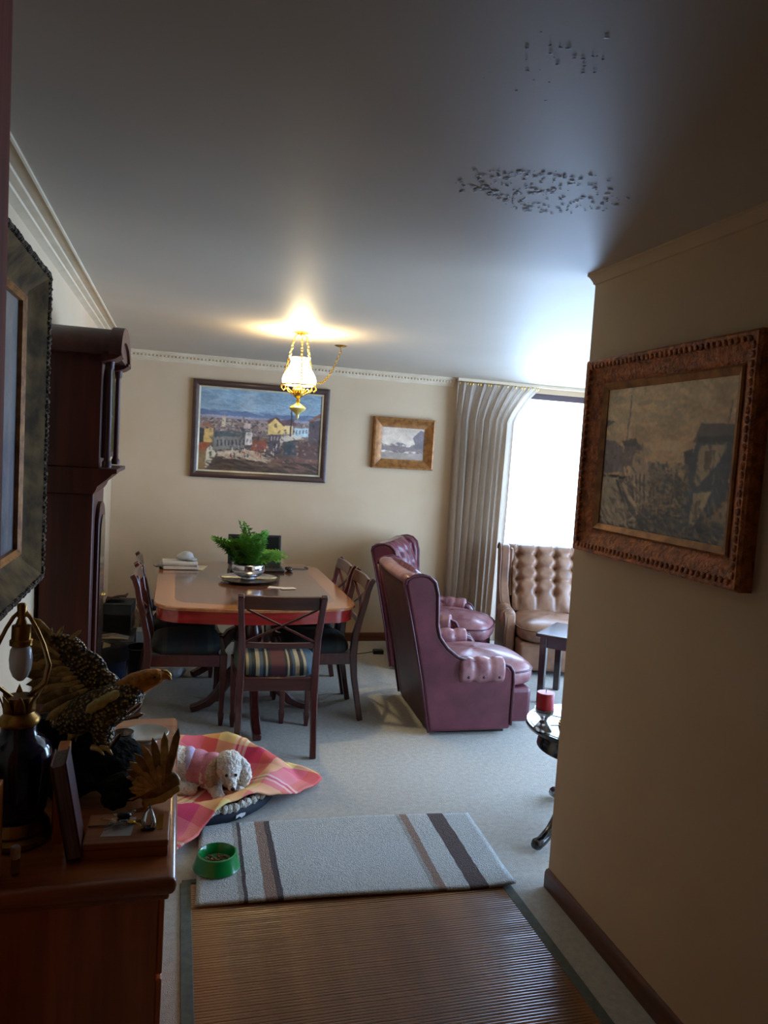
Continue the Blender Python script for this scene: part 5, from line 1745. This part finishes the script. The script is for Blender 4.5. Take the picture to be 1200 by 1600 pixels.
MB().lathe([(0.0305, 0.040), (0.0315, 0.042), (0.0315, 0.055), (0.029, 0.055), (0.029, 0.042)], 22).build('rim', MAT['goldbrass'], t, smooth=40)
t = thing('glass_ashtray', 'small square glass ashtray on the round tripod table', 'ashtray', (PX - 0.155, PY - 0.185, ZC), R(20))
MB().prism([(-0.04, 0), (0.04, 0), (0.045, 0.022), (0.03, 0.022), (0.026, 0.008), (-0.026, 0.008), (-0.03, 0.022), (-0.045, 0.022)], -0.04, 0.04, lambda p, q, d: (p, d, q)).build('dish', MAT['clear_glass'], t, bevel=0.002)

# ------------------------------------------------------------------ rugs, mat, bowl
b_ = MB()


def rugf(u, v):
    x, y = (u - 0.5) * 1.235, (v - 0.5) * 0.60
    z = 0.013 + 0.004 * math.sin(x * 5 + y * 3) * math.sin(y * 6)
    if u > 0.9 and v < 0.25:
        z += 0.012 * ((u - 0.9) / 0.1) * ((0.25 - v) / 0.25)
    return (x, y, z)


rug = MB().grid(rugf, 60, 30).build('striped_rug', MAT['rug'], smooth=180, normals=False)
s_ = rug.modifiers.new('solid', 'SOLIDIFY')
s_.thickness, s_.offset = 0.010, -1
at(rug, (0.752, 2.955, 0.009), R(-3))
tag(rug, 'pale blue-grey wool rug with slanted brown stripes lying over the bamboo mat', 'rug')
t = thing('bamboo_mat', 'brown bamboo slat mat with grey-green cloth edges in the foreground', 'mat', (0.705, 2.10, 0))
MB().box(-0.60, 0.60, -0.755, 0.755, 0.0005, 0.002).build('backing', MAT['matborder'], t)
for s in (-1, 1):
    MB().box(s * 0.617 - 0.02, s * 0.617 + 0.02, -0.76, 0.76, 0.0005, 0.0065).build('binding', MAT['matborder'], t, bevel=0.002)
MB().box(-0.63, 0.63, 0.755, 0.78, 0.0005, 0.006).build('binding', MAT['matborder'], t, bevel=0.002)
sl = MB().prism([(-0.0058, 0.002), (0.0058, 0.002), (0.0052, 0.0048), (0, 0.0058), (-0.0052, 0.0048)], -0.6, 0.6, lambda p, q, d: (d, p, q)).build('slat', MAT['bamboo'], t, smooth=20)
rng = random.Random(6)
sl.location = (0, -0.749, 0)
for k in range(1, 120):
    o = bpy.data.objects.new('slat', sl.data)
    C.objects.link(o)
    o.parent = t
    o.location = (rng.uniform(-0.002, 0.002), -0.749 + k * 0.0125, rng.uniform(-0.0003, 0.0002))
    o.rotation_euler = (R(rng.uniform(-1.2, 1.2)), 0, 0)
t = thing('dog_bowl', 'bright green plastic dog bowl on the left end of the striped rug', 'bowl', (0.207, 2.925, 0.024))
MB().lathe([(0.090, 0), (0.093, 0.004), (0.09, 0.010), (0.078, 0.05), (0.076, 0.058), (0.070, 0.060), (0.066, 0.054), (0.058, 0.022), (0.045, 0.016), (0.001, 0.015)], 40).build('bowl', MAT['green'], t, smooth=45)
kb = MB()
for k in range(46):
    a, r_ = rng.random() * 2 * PI, 0.048 * math.sqrt(rng.random())
    kb.ball((0.207 + r_ * math.cos(a), 2.925 + r_ * math.sin(a), 0.024 + 0.022 + rng.random() * 0.006), (0.006, 0.006, 0.004), 7, 5)
o = kb.build('kibble', MAT['kibble'], smooth=180)
o['kind'] = 'stuff'
tag(o, 'few brown dog kibbles in the green bowl', 'dog food')
tag(MB().ball((1.425, 2.60, 0.006), (0.016, 0.008, 0.006), 8, 5).build('carpet_crumb', MAT['wick'], smooth=180), 'dark crumb on the carpet by the rug corner', 'crumb') if False else None

# ------------------------------------------------------------------ dog bed, blanket, dog
BX, BY = 0.14, 3.64
t = thing('dog_bed', 'round navy dog bed with white fleece rim under the plaid blanket', 'dog bed', (BX, BY, 0))
MB().lathe([(0.24, 0.0), (0.35, 0.0), (0.378, 0.02), (0.38, 0.045), (0.37, 0.066), (0.345, 0.07), (0.24, 0.03), (0.001, 0.03)], 48).build('shell', MAT['navy'], t, smooth=60)
rm = MB()
rng = random.Random(4)
for k in range(150):
    a = 2 * PI * k / 150
    rm.ball((0.362 * math.cos(a) + rng.uniform(-.006, .006), 0.362 * math.sin(a) + rng.uniform(-.006, .006), 0.072 + rng.uniform(-.005, .005)), rng.uniform(0.016, 0.022), 7, 5)
o = rm.build('fleece_rim', MAT['fleece'], t, smooth=180)
o['kind'] = 'stuff'
MB().prism([(-0.022, 0), (-0.006, 0.006), (0.004, -0.004), (0.02, 0.004), (0.022, 0.014), (0.0, 0.018), (-0.02, 0.014)], 0, 0.002, lambda p, q, d: (p + 0.19, -0.332 - d + p * 0.58, q + 0.028)).build('emblem', MAT['label'], t)

BND = [(-180, .38), (-156, .38), (-125, .54), (-102, .64), (-94, .54), (-88, .46), (-80, .41), (-70, .385), (-58, .374), (-46, .380), (-38, .41), (-29, .45), (-20, .49),
       (-10, .54), (0, .62), (8, .57), (20, .52), (33, .46), (45, .395), (56, .372), (68, .372), (95, .40), (120, .41), (150, .38), (180, .38)]


def bnd(a):
    d = math.degrees(a)
    for (d0, r0), (d1, r1) in zip(BND[:-1], BND[1:]):
        if d0 <= d <= d1:
            return r0 + (r1 - r0) * (d - d0) / (d1 - d0)
    return 0.5


def cloth_h(x, y):
    """height of the blanket over bed and floor"""
    d = math.hypot(x, y)
    if d < 0.24:
        h = 0.045
    elif d < 0.35:
        h = 0.045 + 0.055 * ((d - 0.24) / 0.11) ** 1.3
    elif d < 0.395:
        h = 0.10 - 0.012 * (d - 0.35) / 0.045
    else:
        h = max(0.016, 0.088 - (d - 0.395) * 0.75)
    n1 = noise.noise(Vector((x * 4.5 + 3, y * 4.5, 0.3)))
    n2 = noise.noise(Vector((x * 9 + y * 5, y * 4 - 2, 1.7)))
    n3 = abs(noise.noise(Vector((x * 6 - y * 7 + 8, (x + y) * 1.6, 2.2))))
    h += 0.026 * (n1 + 0.4) * min(1, d * 3) + 0.018 * (n2 + 0.3) + 0.030 * max(0, 0.25 - n3) * min(1, d * 3)
    if y > 0.05:                   # a pushed-up fold behind the dog
        h += 0.045 * math.exp(-((d - 0.33) / 0.06) ** 2) * min(1, y * 4)
    return max(h, 0.055 if d < 0.24 else 0.014, 0.030 if y < -0.28 else 0.0)


def blk(u, v):
    a = -PI + 2 * PI * u
    r_ = bnd(a) * v
    x, y = r_ * math.cos(a), r_ * math.sin(a)
    return (x, y, cloth_h(x, y))


NU, NV = 132, 40
o = MB().grid(blk, NU, NV, wrapu=True).build('plaid_blanket', MAT['blanket'], smooth=180, normals=False)
uv = o.data.uv_layers.new(name='UVMap')
for lp in o.data.loops:
    c = o.data.vertices[lp.vertex_index].co
    uv.data[lp.index].uv = (c.x + 0.5 + 0.35 * c.z, c.y + 0.5 + 0.35 * c.z)
o.location = (BX, BY, 0)
s_ = o.modifiers.new('solid', 'SOLIDIFY')
s_.thickness, s_.offset = 0.008, -1
tag(o, 'rumpled pink, orange and yellow plaid blanket spread over the dog bed', 'blanket')

dg = thing('dog', 'small white curly poodle in a pink sweater lying on the plaid blanket', 'dog', (0.26, 3.50, 0.062))
# local frame: dog lies with its body to the left and behind, head to the right facing us
bd = chain([(-0.30, 0.13, 0.085, 0.088), (-0.22, 0.12, 0.085, 0.095), (-0.12, 0.09, 0.075, 0.082), (-0.04, 0.05, 0.075, 0.078), (0.0, 0.025, 0.095, 0.062)])
bd += chain([(-0.29, 0.07, 0.05, 0.06), (-0.22, 0.01, 0.03, 0.036), (-0.14, -0.01, 0.022, 0.026)])          # folded thigh and hind foot
bd += chain([(-0.05, 0.02, 0.05, 0.046), (-0.035, -0.03, 0.026, 0.030), (-0.025, -0.085, 0.020, 0.026), (-0.022, -0.105, 0.020, 0.028)])   # near foreleg
bd += chain([(0.03, 0.03, 0.05, 0.044), (0.055, -0.02, 0.028, 0.028), (0.075, -0.065, 0.024, 0.025), (0.082, -0.082, 0.022, 0.027)])   # far foreleg
hd = [((0.02, -0.025, 0.128), (0.064, 0.060, 0.056)), ((0.022, -0.02, 0.158), (0.060, 0.054, 0.046)), ((0.028, -0.055, 0.112), (0.044, 0.04, 0.036))]
hd += chain([(0.026, -0.06, 0.100, 0.031), (0.031, -0.09, 0.083, 0.024), (0.034, -0.112, 0.069, 0.019)])   # muzzle
blob('body', bd + hd, MAT['fur'], dg, 0.006, 3, (0.014, 0.014))
for s, mt in ((-1, MAT['fur_tan']), (1, MAT['fur'])):
    cx = 0.02 + s * 0.064
    e_ = chain([(cx - s * 0.006, -0.02, 0.150, 0.022), (cx + s * 0.010, -0.028, 0.12, 0.029), (cx + s * 0.014, -0.034, 0.085, 0.031), (cx + s * 0.012, -0.036, 0.062, 0.024)])
    blob('ear', e_, mt, dg, 0.005, 3, (0.012, 0.014))
sw = [((-0.12, 0.09, 0.078), (0.085, 0.094, 0.092)), ((-0.05, 0.055, 0.078), (0.075, 0.085, 0.088)), ((-0.015, 0.035, 0.088), (0.055, 0.062, 0.068))]
blob('sweater', sw, MAT['sweater'], dg, 0.006, 4)
blob('sweater_stripe', [((-0.155, 0.105, 0.084), (0.05, 0.094, 0.096))], MAT['sweater_lilac'], dg, 0.006, 3)
MB().ball((0.0355, -0.131, 0.068), (0.0115, 0.008, 0.009), 12, 8).build('nose', MAT['nose'], dg, smooth=180)
for dx in (-0.020, 0.0225):
    MB().ball((0.0265 + dx, -0.0925, 0.117), (0.0075, 0.006, 0.0075), 12, 8).build('eye', MAT['eye'], dg, smooth=180)
